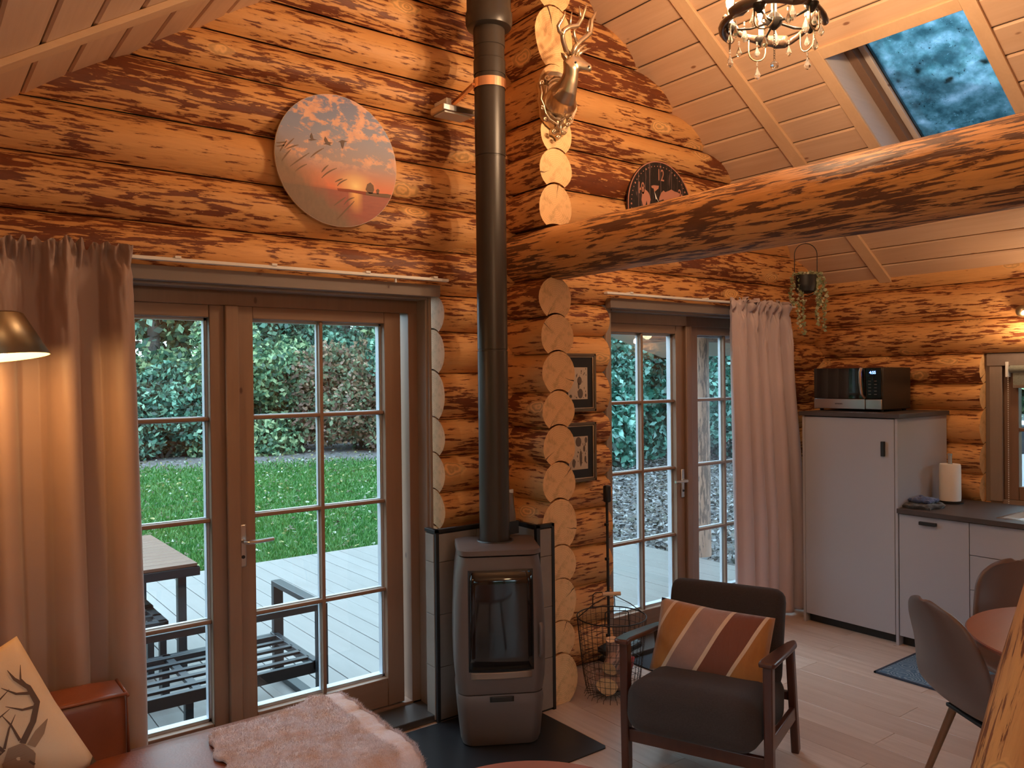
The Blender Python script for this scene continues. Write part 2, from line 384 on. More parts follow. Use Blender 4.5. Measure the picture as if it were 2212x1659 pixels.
# floor: slab and laminate planks
floor = MB().box((-.75, -1.55, -.3), (6.0, 3.86, -.006)).build('floor', M['black']); tag(floor, kind='structure')
pw, pl_ = .192, 1.29; base = MB().box((-pw/2+.0008, 0, -.012), (pw/2-.0008, pl_-.0015, 0)).build('plank', M['floor'], floor, bevel=.0012, bseg=1)
first = True
for i in range(33):
    x = -.6+pw*i; y = -1.5-((i*.47) % 1)*pl_
    while y < 3.5:
        ya, yb = max(y, -1.5), min(y+pl_, 3.56)
        if yb-ya < .05: y += pl_; continue
        p = base if first else base.copy()
        if not first: COL.objects.link(p)
        first = False; p.location = (x, ya, 0); p.scale = (1, (yb-ya)/pl_, 1); y += pl_
# far gable wall
wall_far = empty('wall_far', kind='structure')
JF = [0, .235, .47, .70, .921, 1.11, 1.30, 1.483, 1.727, 1.94, 2.125, 2.355, 2.575, 2.785, 3.03, 3.205, 3.402, 3.613, 3.83, 4.05, 4.27]
D1 = (.22, 2.13); D2 = (3.425, 5.09); YW = 3.6; sd = 0; low = None
for i in range(len(JF)-1):
    z0, z1 = JF[i], JF[i+1]; zc = (z0+z1)/2; pf, low = section(z0, z1, .132, low)
    ex = (4.34-z0)/RS if z0 > 1.9 else 9; xa, xb = max(-.62, RX-ex), min(5.98, RX+ex)
    segs = [(xa, xb)]
    if z1 < 2.2: segs = [(-.62, D1[0]-.07), (D1[1]+.066, D2[0]-.035), (D2[1]+.065, 5.98)]
    for a, b in segs:
        sd += 1; log_obj('log', (a+i*.0015, YW, zc), (b-i*.0015, YW, zc), .132, .1, sd, wall_far, lump=.03, prof=pf)
# partition stub whose sawn ends face the room
JP = [.03, .249, .417, .637, .813, 1.053, 1.244, 1.436, 1.616, 1.82, 2.012, 2.205, 2.481, 2.685, 2.865, 3.045, 3.297, 3.60, 3.86, 4.15]
wall_mid = empty('wall_middle', kind='structure'); low = None
for i in range(len(JP)-1):
    z0, z1 = (JP[i] if i else 0.), JP[i+1]; sd += 1; hw = .110+.16*((z1-z0)-.20); pf, low = section(z0, z1, hw, low, ov=.016, gap=.007)
    if i == 11: low = (2.348, .141, .15); continue
    yy = 3.172+random.uniform(-.006, .006)
    log_obj('log', (2.715+random.uniform(-.008, .008), yy, (z0+z1)/2), (2.715, 3.86, (z0+z1)/2), hw, .1, sd, wall_mid, lump=.05, prof=pf)
# the long tie beam resting on the stub
tie = log_obj('tie_beam', (2.72, 3.62, 2.348), (2.70, -1.5, 2.325), .150, .140, 991, None, (M['beam'], M['end']), n=28, lump=.045, taper=.06, step=.1)
tag(tie, 'thick debarked log tie beam crossing the room under the chandelier', 'beam')
# right wall with kitchen window
wall_right = empty('wall_right', kind='structure'); low = None
JR = [0, .21, .42, .63, .84, 1.024, 1.224, 1.455, 1.623, 1.823, 2.053, 2.30, 2.5]
WR = (.95, 2.297, .862, 1.818)
for i in range(len(JR)-1):
    z0, z1 = JR[i], JR[i+1]; zc = (z0+z1)/2; segs = [(-1.6, 3.86)]; pf, low = section(z0, z1, .132, low)
    if z0 > .83 and z1 < 1.9: segs = [(-1.6, WR[0]-.01), (WR[1]+.040-i*.001, 3.86)]
    for a, b in segs:
        sd += 1; log_obj('log', (5.74, a, zc), (5.74, b, zc), .132, .1, sd, wall_right, lump=.03, prof=pf)
# left wall with a window opposite the kitchen, near wall
wall_left = empty('wall_left', kind='structure')
for i in range(len(JR)-2):
    z0, z1 = JR[i], JR[i+1]; zc = (z0+z1)/2; segs = [(-1.6, 3.86)]
    if z0 > .8 and z1 < 2.1: segs = [(-1.6, -.5), (1.9, 3.86)]
    for a, b in segs: sd += 1; log_obj('log', (-.56, a, zc), (-.56, b, zc), .12, (z1-z0)/2*1.05+.003, sd, wall_left, n=14, step=.3)
wall_near = empty('wall_near', kind='structure')
for i in range(len(JF)-1):
    z0, z1 = JF[i], JF[i+1]; zc = (z0+z1)/2; ex = (4.34-z0)/RS if z0 > 1.9 else 9; xa, xb = max(-.62, RX-ex), min(5.98, RX+ex)
    segs = [(xa, xb)]
    if z1 < 2.2: segs = [(xa, -.3), (1.0, 4.5), (5.6, xb)]
    for a, b in segs: sd += 1; log_obj('log', (a, -1.36, zc), (b, -1.36, zc), .12, (z1-z0)/2*1.05+.003, sd, wall_near, n=14, step=.3)
# ceiling
ceiling = empty('ceiling', kind='structure')
SKY = (4.0, 5.04, 1.72, 2.435)                   # x0,x1,y0,y1 of the roof light opening
th = math.atan(RS); bw = .1508                   # board pitch measured along x
def slope_pt(side, x, y, off): # point on the ceiling plane; off = height above it along the normal
    sg = 1 if side > 0 else -1; return Vector((x+sg*off*math.sin(th), y, roofz(x)+off*math.cos(th)))
def board(side, xa, xb, y0, y1):
    g = .0035; xa += g; xb -= g; c = .009*math.cos(th)
    mb = MB(); sec = [(xa, .012), (xa, .0060), (xa+c, 0), (xb-c, 0), (xb, .0060), (xb, .012)]
    o0 = Vector(((xa+xb)/2, y0, roofz((xa+xb)/2)))
    P = [slope_pt(side, x, y0, o)-o0 for x, o in sec]; mb.prism(P, (0, y1-y0, 0))
    o = mb.build('board', M['ceil'], ceiling, world=False); o.location = o0; return o
for side in (1, -1):
    if side > 0: xs = [3.533-6*bw+i*bw for i in range(23)]     # joints measured in the photograph
    else: xs = [.3755-5*bw+i*bw for i in range(21)]
    for a, b in zip(xs[:-1], xs[1:]):
        if side > 0 and a < RX: a = RX
        if side < 0 and b > RX: b = RX
        if b-a < .02 or roofz((a+b)/2) < 2.0: continue
        if side > 0 and b > SKY[0] and a < SKY[1]:
            board(side, a, b, SKY[3]+.02, 3.62); board(side, a, b, -1.5, SKY[2]-.02)
        else: board(side, a, b, -1.5, 3.62)
def slab(side, x0, x1, y0, y1, o0, o1, mat, name, parent):
    P = [slope_pt(side, x0, y0, o0), slope_pt(side, x1, y0, o0), slope_pt(side, x1, y0, o1), slope_pt(side, x0, y0, o1)]
    return MB().prism(P, (0, y1-y0, 0)).build(name, mat, parent)
dk = plain('roof_underlay', (.03, .014, .008), .8)
slab(1, RX-.0, SKY[0]-.014, -1.55, 3.86, .0125, .2, dk, 'roof_panel', ceiling); slab(1, SKY[1]+.014, 6.5, -1.55, 3.86, .0125, .2, dk, 'roof_panel', ceiling)
slab(1, SKY[0], SKY[1], -1.55, SKY[2]-.022, .0125, .2, dk, 'roof_panel', ceiling); slab(1, SKY[0], SKY[1], SKY[3]+.022, 3.86, .0125, .2, dk, 'roof_panel', ceiling)
slab(-1, -1.1, RX, -1.55, 3.86, .0125, .2, dk, 'roof_panel', ceiling)
for side, y0 in ((1, 2.915), (-1, 2.955)):
    for dy in (0, -2.55):
        xa, xb = (RX, 5.70) if side > 0 else (-.5, RX)
        P = [slope_pt(side, x, y0+dy, o) for x, o in ((xa, 0), (xb, 0), (xb, -.022), (xa, -.022))]
        o0 = Vector(P[0]); b = MB().prism([p-o0 for p in P], (0, .087, 0)).build('batten', M['batten'], ceiling, world=False, bevel=.002); b.location = o0
# roof light
sk = empty('window_1', (4.45, 2.1, roofz(4.45)), kind='structure')
def skb(x0, x1, y0, y1, o0, o1, name, mat, par=None, **k):
    P = [slope_pt(1, x0, y0, o0), slope_pt(1, x1, y0, o0), slope_pt(1, x1, y0, o1), slope_pt(1, x0, y0, o1)]
    return MB().prism(P, (0, y1-y0, 0)).build(name, mat, par or sk, **k)
x0, x1, y0, y1 = SKY
for a in ((x0-.065, x1+.065, y1, y1+.068), (x0-.065, x1+.065, y0-.068, y0), (x0-.06, x0, y0, y1), (x1, x1+.06, y0, y1)):
    skb(a[0], a[1], a[2], a[3], -.016, 0, 'trim_board', M['batten'], bevel=.002)
sn, cs = math.sin(th), math.cos(th)
def deep(x, y, d): return Vector((x+d*sn, y, roofz(x)+d*cs))
DP = .26
for nm, pts, d, mt in (('reveal_board', [deep(x0, y1, 0), deep(x1, y1, 0), deep(x1, y1, DP), deep(x0, y1, DP)], (0, .018, 0), 'white_wood'),
                   ('reveal_board', [deep(x0, y0, 0), deep(x1, y0, 0), deep(x1, y0, DP), deep(x0, y0, DP)], (0, -.018, 0), 'white_wood'),
                   ('reveal_board', [deep(x0, y0, 0), deep(x0, y1, 0), deep(x0, y1, DP), deep(x0, y0, DP)], (-.012, 0, .02), 'white_wood'),
                   ('reveal_board', [deep(x1, y0, 0), deep(x1, y1, 0), deep(x1, y1, DP), deep(x1, y0, DP)], (.012, 0, -.02), 'white_wood')):
    MB().prism(pts, d).build(nm, M[mt], sk)
sash = empty('window_sash', (4.5, 2.1, 3.2), parent=None); sash.parent = sk; sash.location = Vector((4.5, 2.1, 3.2))-sk.location
for a in ((x0, x1, y1-.05, y1, DP-.10, DP), (x0, x1, y1-.085, y1-.05, DP-.05, DP+.01), (x0, x1, y0, y0+.05, DP-.1, DP), (x0, x0+.05, y0, y1, DP-.1, DP), (x1-.05, x1, y0, y1, DP-.1, DP)):
    skb(*a, 'sash_rail', M['frame'] if a[2] != y1-.085 else M['white_wood'], sash, bevel=.004)
skb(x0+.04, x1-.04, y1-.092, y1-.082, DP-.03, DP+.02, 'seal', M['black'], sash)
def wetglass():
    m, nt, bs, out = newmat('wet_mossy_roof_glass'); tc = nd(nt, 'ShaderNodeTexCoord'); nt.nodes.remove(bs)
    n1 = noise_(nt, tc.outputs['Object'], 7., 5, .65); n2 = noise_(nt, tc.outputs['Object'], 60, 3, .6); n3 = noise_(nt, tc.outputs['Object'], 16, 4, .65)
    c = ramp_(nt, n1, [(.38, (.16, .28, .32)), (.50, (.27, .43, .48)), (.60, (.40, .56, .64)), (.70, (.62, .76, .86))])
    c = mix_(nt, math_(nt, 'MULTIPLY', step_(nt, n2, .62, .66), step_(nt, n3, .5, .62)), c, (.55, .75, .85))
    c = mix_(nt, math_(nt, 'MULTIPLY', step_(nt, n2, .36, .33), step_(nt, n3, .48, .60)), c, (.006, .02, .024))
    tr = nd(nt, 'ShaderNodeBsdfTransparent', {0: c}); tl = nd(nt, 'ShaderNodeBsdfTranslucent', {0: c}); gl = nd(nt, 'ShaderNodeBsdfGlossy', {0: (1, 1, 1, 1), 'Roughness': .02})
    a = nd(nt, 'ShaderNodeMixShader', {0: .32, 1: tr.outputs[0], 2: tl.outputs[0]}); fr = nd(nt, 'ShaderNodeFresnel', {'IOR': 1.45})
    b = nd(nt, 'ShaderNodeMixShader', {0: fr.outputs[0], 1: a.outputs[0], 2: gl.outputs[0]}); nt.links.new(b.outputs[0], out.inputs[0]); return m
skb(x0+.04, x1-.04, y0+.04, y1-.085, DP-.012, DP-.006, 'pane', wetglass(), sash)
lm = leaf_mat('dead_leaf', [(.10, .08, .03), (.16, .20, .04), (.08, .06, .03)], .6, .3)
for k, (px, py, s) in enumerate(((1983, 150, .016), (2052, 169, .021), (2128, 130, .018), (2030, 290, .017), (1941, 172, .010))):
    n_ = Vector((sn, 0, cs)); P0 = deep(x0, 0, DP); d = (Fv+Rv*((px-W_/2)/FPX)-Uv*((py-H_/2)/FPX)); t = (P0-CAMP).dot(n_)/d.dot(n_); p = CAMP+d*t
    a = Vector((cs, 0, -sn)); bY = Vector((0, 1, 0)); an = k*1.1; pts = []
    for j in range(10):
        q = 2*math.pi*j/10; rr = s*(1+.45*(j == 0)); u, v = math.cos(q)*rr*1.25, math.sin(q)*rr*(.9+.1*math.sin(3*q))
        pts.append(p+a*(u*math.cos(an)-v*math.sin(an))+bY*(u*math.sin(an)+v*math.cos(an)))
    lf = MB().prism(pts, n_*.0015).build('fallen_leaf', lm)
    tag(lf, ['brown leaf stuck on the roof window left of the green one', 'green and brown leaf stuck near the middle of the roof window', 'dark brown leaf at the right edge of the roof window', 'pale curled leaf low on the roof window above the beam', 'small dark leaf near the left edge of the roof window'][k], 'leaf', 'wet leaves on the roof window')
# ---------------------------------------------------------------- glazed doors
def pane_bars(leaf, xa, xb, ycs=3.645, z0=.19, z1=1.98, rows=4, cols=2, mats='frame'):
    w_, h_ = (xb-xa)/cols, (z1-z0)/rows
    for c in range(cols):
        for r in range(rows): MB().box((xa+c*w_+.008, ycs+.002, z0+r*h_+.008), (xa+(c+1)*w_-.008, ycs+.006, z0+(r+1)*h_-.008)).build('pane', M['glass'], leaf)
    for c in range(1, cols):
        MB().box((xa+c*w_-.009, ycs-.022, z0), (xa+c*w_+.009, ycs, z1)).build('muntin', M['frame'], leaf, bevel=.004)
        MB().box((xa+c*w_-.012, ycs+.008, z0), (xa+c*w_+.012, ycs+.03, z1)).build('outer_muntin', M['muntin_out'], leaf, bevel=.003)
    for r in range(1, rows):
        MB().box((xa, ycs-.02, z0+r*h_-.009), (xb, ycs, z0+r*h_+.009)).build('muntin', M['frame_h'], leaf, bevel=.004)
        MB().box((xa, ycs+.008, z0+r*h_-.012), (xb, ycs+.03, z0+r*h_+.012)).build('outer_muntin', M['muntin_out'], leaf, bevel=.003)
    s = MB()
    for a in ((xa, ycs+.006, z0, xa+.012, ycs+.04, z1), (xb-.012, ycs+.006, z0, xb, ycs+.04, z1), (xa, ycs+.006, z1-.012, xb, ycs+.04, z1), (xa, ycs+.006, z0, xb, ycs+.05, z0+.014)):
        s.box(a[:3], a[3:])
    s.build('glazing_bead', M['muntin_out'], leaf)
def lever(leaf, x, z, dr, y):
    mb = MB().box((x-.016, y-.010, z-.115), (x+.016, y, z+.075)); mb.build('handle_plate', M['chrome'], leaf, bevel=.006)
    MB().tube([(x, y-.005, z), (x, y-.045, z), (x+dr*.012, y-.055, z), (x+dr*.06, y-.055, z), (x+dr*.125, y-.052, z+.002)], [.009, .009, .0095, .009, .009], 10).build('lever_handle', M['chrome'], leaf, smooth='auto')
    MB().lathe([(.008, 0), (.008, .004)], (x, y-.010, z-.07), 12, axis=(0, -1, 0)).build('keyhole', M['black'], leaf)
def glazed_door(idx, op, leaves, handle, outer):
    d = empty('door_%d' % idx, ((op[0]+op[1])/2, 3.62, 0), kind='structure')
    a, b = op
    fr = MB().box((a, 3.60, 0), (a+.055, 3.70, 2.10)).box((b-.055, 3.60, 0), (b, 3.70, 2.10)).box((a, 3.598, 2.035), (b, 3.70, 2.105)).box((a, 3.60, -.02), (b, 3.74, .045))
    fr.build('door_frame', M['frame'], d, bevel=.003)
    rv = MB().box((a-.012, 3.515, 0), (a+.006, 3.60, 2.12)).box((b-.006, 3.515, 0), (b+.012, 3.60, 2.12)).box((a, 3.50, 2.10), (b, 3.60, 2.12))
    rv.build('reveal', M['casing'], d, bevel=.002)
    MB().box((b+.006, 3.50, 0), (b+.022, 3.518, 2.12)).build('casing', M['casing'], d, bevel=.003)
    MB().box((a-.05, 3.50, 0), (a-.006, 3.518, 2.12)).build('casing', M['casing'], d, bevel=.003)
    MB().box((a-.05, 3.455, 2.112), (b+.05, 3.505, 2.172)).build('casing', M['casing_h'], d, bevel=.003)
    for i, (ga, gb) in enumerate(leaves):
        lf = empty('door_leaf', (ga, 3.63, 0)); lf.parent = d; lf.location = Vector((ga, 3.63, 0))-d.location
        s = .093
        MB().box((ga-s, 3.61, .05), (ga, 3.665, 2.038)).build('stile', M['frame'], lf, bevel=.005)
        MB().box((gb, 3.61, .05), (gb+s, 3.665, 2.038)).build('stile', M['frame'], lf, bevel=.005)
        MB().box((ga, 3.612, 1.98), (gb, 3.665, 2.038)).build('rail', M['frame_h'], lf, bevel=.004)
        MB().box((ga, 3.612, .05), (gb, 3.665, .19)).build('rail', M['frame_h'], lf, bevel=.004)
        pane_bars(lf, ga, gb)
        if i == handle: lever(lf, *outer, 3.61)
    return d
d1 = glazed_door(1, D1, [(.42, 1.08), (1.275, 1.942)], 1, (1.213, .98, 1))
d2 = glazed_door(2, D2, [(3.505, 4.125), (4.345, 4.965)], 0, (4.175, 1.0, -1))
for d, xm in ((d1, 1.178), (d2, 4.235)):
    MB().box((xm-.035, 3.585, .05), (xm+.025, 3.612, 2.036)).build('cover_strip', M['frame'], d, bevel=.006)
    MB().box((d['kind'] and (d.location.x-.95), 3.40, 0), (d.location.x+.95, 3.6, .035)).build('threshold', plain('threshold_steel_%s' % d.name, (.10, .09, .085), .35, .5), d, bevel=.004)
# curtain rails
def rail(name, x0, x1, z, lab, gliders):
    r = empty(name, ((x0+x1)/2, 3.42, z), label=lab, cat='curtain rail')
    MB().box((x0, 3.405, z), (x1, 3.437, z+.014)).build('track', M['white'], r, bevel=.002)
    for g in gliders: MB().box((g-.012, 3.40, z+.012), (g+.012, 3.44, z+.022)).build('bracket', M['white'], r, bevel=.001)
    MB().box((x1-.3, 3.415, z-.02), (x1-.292, 3.423, z)).build('glider', M['white'], r)
rail('curtain_rail', -.38, 2.20, 2.186, 'long white curtain rail above the left glazed door', (.9, 1.3, 1.75, 2.12))
rail('curtain_rail', 3.30, 5.20, 2.186, 'shorter white curtain rail above the right glazed door', (3.5, 4.2))
# kitchen window
kw = empty('window_2', (5.7, 1.6, .87), kind='structure'); y0, y1, z0, z1 = WR
MB().box((5.675, y1-.075, z0), (5.695, y1, z1)).build('casing', M['casing'], kw, bevel=.003)
MB().box((5.67, y0, z1-.075), (5.694, y1+.015, z1+.005)).build('casing', M['casing_h'], kw, bevel=.003)
MB().box((5.705, y1-.02, z0-.02), (5.86, y1+.045, z1)).box((5.69, y0, z1-.02), (5.86, y1, z1)).box((5.69, y0, z0-.02), (5.86, y1, z0+.012)).box((5.69, y0-.004, z0-.02), (5.86, y0+.02, z1)).build('reveal', M['casing'], kw)
ws = empty('window_sash', (5.66, 1.6, .87)); ws.parent = kw; ws.location = Vector((5.66, 1.6, .87))-kw.location
gy1, gz0, gz1 = y1-.155, z0+.10, z1-.12
for lo, hi in (((5.72, gy1, z0+.012), (5.775, y1-.02, z1-.02)), ((5.72, y0, gz1), (5.775, gy1, z1-.02)), ((5.72, y0, z0+.012), (5.775, gy1, gz0)), ((5.72, 1.57, gz0), (5.775, 1.66, gz1)), ((5.72, y0, gz0), (5.775, y0+.08, gz1))):
    MB().box(lo, hi).build('sash_rail', M['frame'], ws, bevel=.005)
for ya, yb in ((1.66, gy1), (y0+.08, 1.57)):
    for k in range(2):
        za, zb = gz0+k*(gz1-gz0)/2, gz0+(k+1)*(gz1-gz0)/2; MB().box((5.748, ya, za), (5.752, yb, zb)).build('pane', M['glass'], ws)
    MB().box((5.73, ya, (gz0+gz1)/2-.011), (5.76, yb, (gz0+gz1)/2+.011)).build('muntin', M['frame_h'], ws, bevel=.003)
bl = empty('roller_blind', (5.60, 1.6, 1.72), label='grey roller blind rolled up at the kitchen window', cat='blind')
gr = fabric('blind_cloth', (.20, .21, .18), 400)
MB().lathe([(.024, 0), (.024, 1.12)], (5.678, 1.05, 1.722), 20, axis=(0, 1, 0)).build('roller', gr, bl, smooth='auto')
MB().box((5.673, 1.07, 1.615), (5.676, 2.155, 1.71)).build('cloth', gr, bl)
MB().box((5.668, 1.07, 1.60), (5.682, 2.155, 1.618)).build('bottom_bar', M['chrome'], bl, bevel=.003)
MB().box((5.65, 2.178, 1.67), (5.70, 2.192, 1.768)).build('bracket', M['white'], bl, bevel=.002)
ch = MB()
for k in range(70): ch.ball((5.662, 2.180, 1.70-k*.0122), .0035, 6)
ch.build('bead_chain', M['white'], bl, smooth=True)
# left and near windows (behind the viewer): plain glazed frames
def plain_window(n, lo, hi, ax):
    wv = empty('window_%d' % n, ((lo[0]+hi[0])/2, (lo[1]+hi[1])/2, lo[2]), kind='structure'); a = 1-ax
    L, Hh = hi[a], hi[2]; l0, h0 = lo[a], lo[2]; t0, t1 = lo[ax], hi[ax]
    def bx(u0, u1, v0, v1, t_0, t_1):
        lo_ = [0, 0, v0]; hi_ = [0, 0, v1]; lo_[a], hi_[a] = u0, u1; lo_[ax], hi_[ax] = t_0, t_1; return lo_, hi_
    f = MB()
    for q in ((l0, l0+.08, h0, Hh), (L-.08, L, h0, Hh), (l0, L, h0, h0+.08), (l0, L, Hh-.08, Hh), ((l0+L)/2-.05, (l0+L)/2+.05, h0, Hh)): f.box(*bx(*q, t0, t1))
    f.build('window_frame', M['frame'], wv, bevel=.004)
    tm = (t0+t1)/2
    for u0, u1 in ((l0+.08, (l0+L)/2-.05), ((l0+L)/2+.05, L-.08)): MB().box(*bx(u0, u1, h0+.08, Hh-.08, tm-.002, tm+.002)).build('pane', M['glass'], wv)
plain_window(3, (-.62, -.5, .84), (-.5, 1.9, 2.05), 0)
plain_window(4, (-.3, -1.42, .0), (1.0, -1.3, 2.125), 1)
plain_window(5, (4.5, -1.42, .0), (5.6, -1.3, 2.125), 1)  # unseen window added to let daylight onto the dining side floor
# ================================================================ STOVE CORNER
hp = MB().prism([(1.70, 2.67, 0), (2.54, 2.665, 0), (2.557, 2.682, 0), (2.56, 3.14, 0), (2.535, 3.14, 0), (2.535, 3.37, 0), (1.62, 3.37, 0), (1.62, 2.75, 0)], (0, 0, .006)).build('hearth_plate', plain('black_hearth_steel', (.020, .020, .024), .36, .3, bump=.05), bevel=.002)
tag(hp, 'black steel hearth plate on the floor under the wood stove', 'floor plate')
ts = empty('heat_shield', (2.35, 3.4, 0), label='grey tiled heat shield with black edging wrapped behind the stove', cat='heat shield')
def tilemat(n, a, b):
    m, nt, bs, out = newmat(n); tc = nd(nt, 'ShaderNodeTexCoord'); c = mix_(nt, noise_(nt, tc.outputs['Object'], 9, 5, .65), a, b); nt.links.new(c, bs.inputs['Base Color']); bs.inputs['Roughness'].default_value = .5; return m
tm = tilemat('shield_tile', (.30, .26, .23), (.20, .17, .155))
tz = [(0.012, .27), (.273, .53), (.533, .79), (.793, .93)]
MB().box((2.092, 3.385, 0), (2.56, 3.395, .945)).box((2.09, 3.385, 0), (2.10, 3.47, .945)).box((2.548, 3.17, 0), (2.558, 3.39, .945)).box((2.548, 3.155, 0), (2.65, 3.165, .945)).build('backing_board', M['black'], ts)
for z0, z1 in tz:
    MB().box((2.082, 3.392, z0), (2.09, 3.468, z1)).build('tile', tm, ts, bevel=.001)
    for xa, xb in ((2.104, 2.33), (2.333, 2.546)): MB().box((xa, 3.377, z0), (xb, 3.385, z1)).build('tile', tm, ts, bevel=.001)
    MB().box((2.54, 3.175, z0), (2.548, 3.37, z1)).build('tile', tm, ts, bevel=.001); MB().box((2.56, 3.147, z0), (2.638, 3.155, z1)).build('tile', tm, ts, bevel=.001)
for a, b in (((2.086, 3.374, 0), (2.104, 3.392, .955)), ((2.636, 3.143, 0), (2.654, 3.161, .955)), ((2.538, 3.143, 0), (2.56, 3.165, .955)), ((2.08, 3.374, .938), (2.56, 3.40, .955)), ((2.078, 3.374, .938), (2.104, 3.47, .955)), ((2.538, 3.143, .938), (2.654, 3.167, .955)), ((2.536, 3.15, .938), (2.56, 3.40, .955))):
    MB().box(a, b).build('edge_trim', M['black'], ts, bevel=.001)
SR = R_(30.5)                                   # stove turned towards the sofa: local -y is its front
st = empty('wood_stove', (2.268, 3.12, .006), rz=-SR, label='tall grey enamel wood stove with a dark glass door in the corner', cat='stove')
def stove_sec(z):                               # half width, front depth, back depth
    w_ = .170+.042*math.sin(math.pi*min(1, max(0, (z+.12)/1.20)))**1.0
    return w_, .155+.022*math.sin(math.pi*min(1, max(0, (z+.1)/1.2)))
def ring_pts(w_, d, z, rr=.05, n=6, bow=.018):
    pts = []
    for cx, cy, a0 in ((w_-rr, -d+rr, -90), (w_-rr, d-rr, 0), (-w_+rr, d-rr, 90), (-w_+rr, -d+rr, 180)):
        for k in range(n+1):
            a = R_(a0+90*k/n); x, y = cx+rr*math.cos(a), cy+rr*math.sin(a)
            if y < 0: y -= bow*(1-(x/w_)**2)
            pts.append((x, y, z))
    return pts
def stove_body(za, zb, name, inset=0., bev=.006, steps=9):
    mb = MB(); k = None
    for i in range(steps+1):
        z = za+(zb-za)*i/steps; w_, d = stove_sec(z); e = inset+(bev if i in (0, steps) else 0); p = ring_pts(w_-e, d-e, z); k = len(p); mb.v += [Vector(q) for q in p]
    for i in range(steps):
        for j in range(k): mb.f.append((i*k+j, i*k+(j+1) % k, (i+1)*k+(j+1) % k, (i+1)*k+j)); mb.m.append(0)
    mb.f.append(tuple(reversed(range(k)))); mb.m.append(0); mb.f.append(tuple(steps*k+j for j in range(k))); mb.m.append(0)
    return mb.build(name, M['stove'], st, smooth='auto', world=False)
stove_body(.004, .238, 'log_drawer'); stove_body(.243, .871, 'firebox'); stove_body(.877, .905, 'top_plate', -.004)
def front_y(x, z): w_, d = stove_sec(z); return -d-.018*(1-(x/w_)**2)
def front_patch(name, xs, zs, off, mat, th=.006, nx=10, nz=8, **k):
    mb = MB().grid(lambda u, v: (xs[0]+(xs[1]-xs[0])*u, front_y(xs[0]+(xs[1]-xs[0])*u, zs[0]+(zs[1]-zs[0])*v)-off, zs[0]+(zs[1]-zs[0])*v), nx, nz)
    return mb.build(name, mat, st, smooth=True, world=False, thick=th, **k)
sg = plain('sooty_stove_glass', (.012, .010, .010), .07, 0, spec=.5)
front_patch('door_rim', (-.150, .150), (.352, .815), -.001, M['black'], .003)
front_patch('door_glass', (-.143, .143), (.362, .806), .001, sg, .003)
front_patch('door_sill', (-.14, .14), (.318, .348), .0, plain('worn_sill', (.22, .16, .12), .4, .3), .006)
front_patch('air_slot', (-.055, .055), (.212, .236), .001, M['blackm'], .004)
hx = .181
MB().tube([(hx, front_y(hx, .44)-.018, .415), (hx+.004, front_y(hx, .44)-.026, .43), (hx+.004, front_y(hx, .5)-.026, .555), (hx, front_y(hx, .56)-.018, .57)], [.010, .012, .012, .009], 10, flat=.8).build('door_handle', M['stove'], st, smooth='auto', world=False)
MB().lathe([(.09, .902), (.09, .908), (.078, .911)], (0, .05, 0), 28, cap=False).build('flue_collar', M['blackm'], st, smooth=True, world=False)
px_, py_ = 2.295, 3.17
sp = empty('stove_pipe', (px_, py_, .94), label='tall matt black stove pipe rising to the ceiling', cat='stove pipe')
MP = plain('pipe_paint', (.040, .032, .027), .36, .2, bump=.06, bscale=500)
q = .0735
MB().lathe([(q, .912), (q, 1.83), (q-.002, 1.832), (q-.002, 1.838), (q, 1.84), (q, 2.765), (q-.002, 2.767), (q-.002, 2.772), (q+.001, 2.774), (q+.001, 3.17)], (px_, py_, 0), 40).build('lower_pipe', MP, sp, smooth='auto')
MB().lathe([(q+.004, 3.165), (q+.004, 3.235), (q, 3.24), (q, 3.30), (q+.003, 3.302), (q+.003, 3.40)], (px_, py_, 0), 40).build('upper_pipe', MP, sp, smooth='auto')
MB().lathe([(q+.001, 3.385), (q+.033, 3.395), (q+.040, 3.415), (q+.040, 3.46), (q+.034, 3.475), (q+.034, 4.1)], (px_, py_, 0), 40).build('ceiling_collar', MP, sp, smooth='auto')
MB().lathe([(q+.005, 3.098), (q+.005, 3.142)], (px_, py_, 0), 40, cap=False).build('clamp_band', M['copper'], sp, thick=.002)
MB().bar((px_-.07, py_+.03, 3.12), (px_-.03, 3.46, 3.10), .022, .014).build('clamp_arm', M['copper'], sp, bevel=.002)
# small flood light screwed to the wall behind the pipe
fl = empty('flood_light', (2.16, 3.40, 3.03), label='small metal flood light on the wall behind the stove pipe', cat='lamp')
FP = lambda px, py, y=3.38: at(px, py, 1, y)
MB().box((2.11, 3.30, 3.005), (2.30, 3.42, 3.04)).build('housing', M['chrome'], fl, bevel=.006)
MB().box((2.125, 3.31, 2.999), (2.285, 3.41, 3.006)).build('diffuser', M['white'], fl, bevel=.002)
MB().box((2.165, 3.355, 3.035), (2.195, 3.47, 3.09)).build('bracket', M['white'], fl, bevel=.003)
# fire lighter bag on the stove
bag = MB(); bx, by = 2.425, 3.245
bag.grid(lambda u, v: (bx+(.052*math.cos(2*math.pi*u))*(1-.25*v**3)*(1+.06*math.sin(9*v+5*u)), by+(.032*math.sin(2*math.pi*u))*(1-.85*v**4), .913+.21*v), 24, 10)
bg_ = bag.build('firelighter_bag', plain('dark_bag_print', (.12, .085, .06), .4, var=.5), smooth=True, thick=.001); tag(bg_, 'small crumpled paper bag standing on the stove beside the pipe', 'bag')
MB().box((bx-.042, by-.006, 1.116), (bx+.042, by+.006, 1.136)).build('folded_top', M['gold'], bg_, bevel=.002)
dm = MB().box((bx-.05, by-.0345, .916), (bx+.05, by-.0325, .98)); dm.build('dark_label', M['black'], bg_)
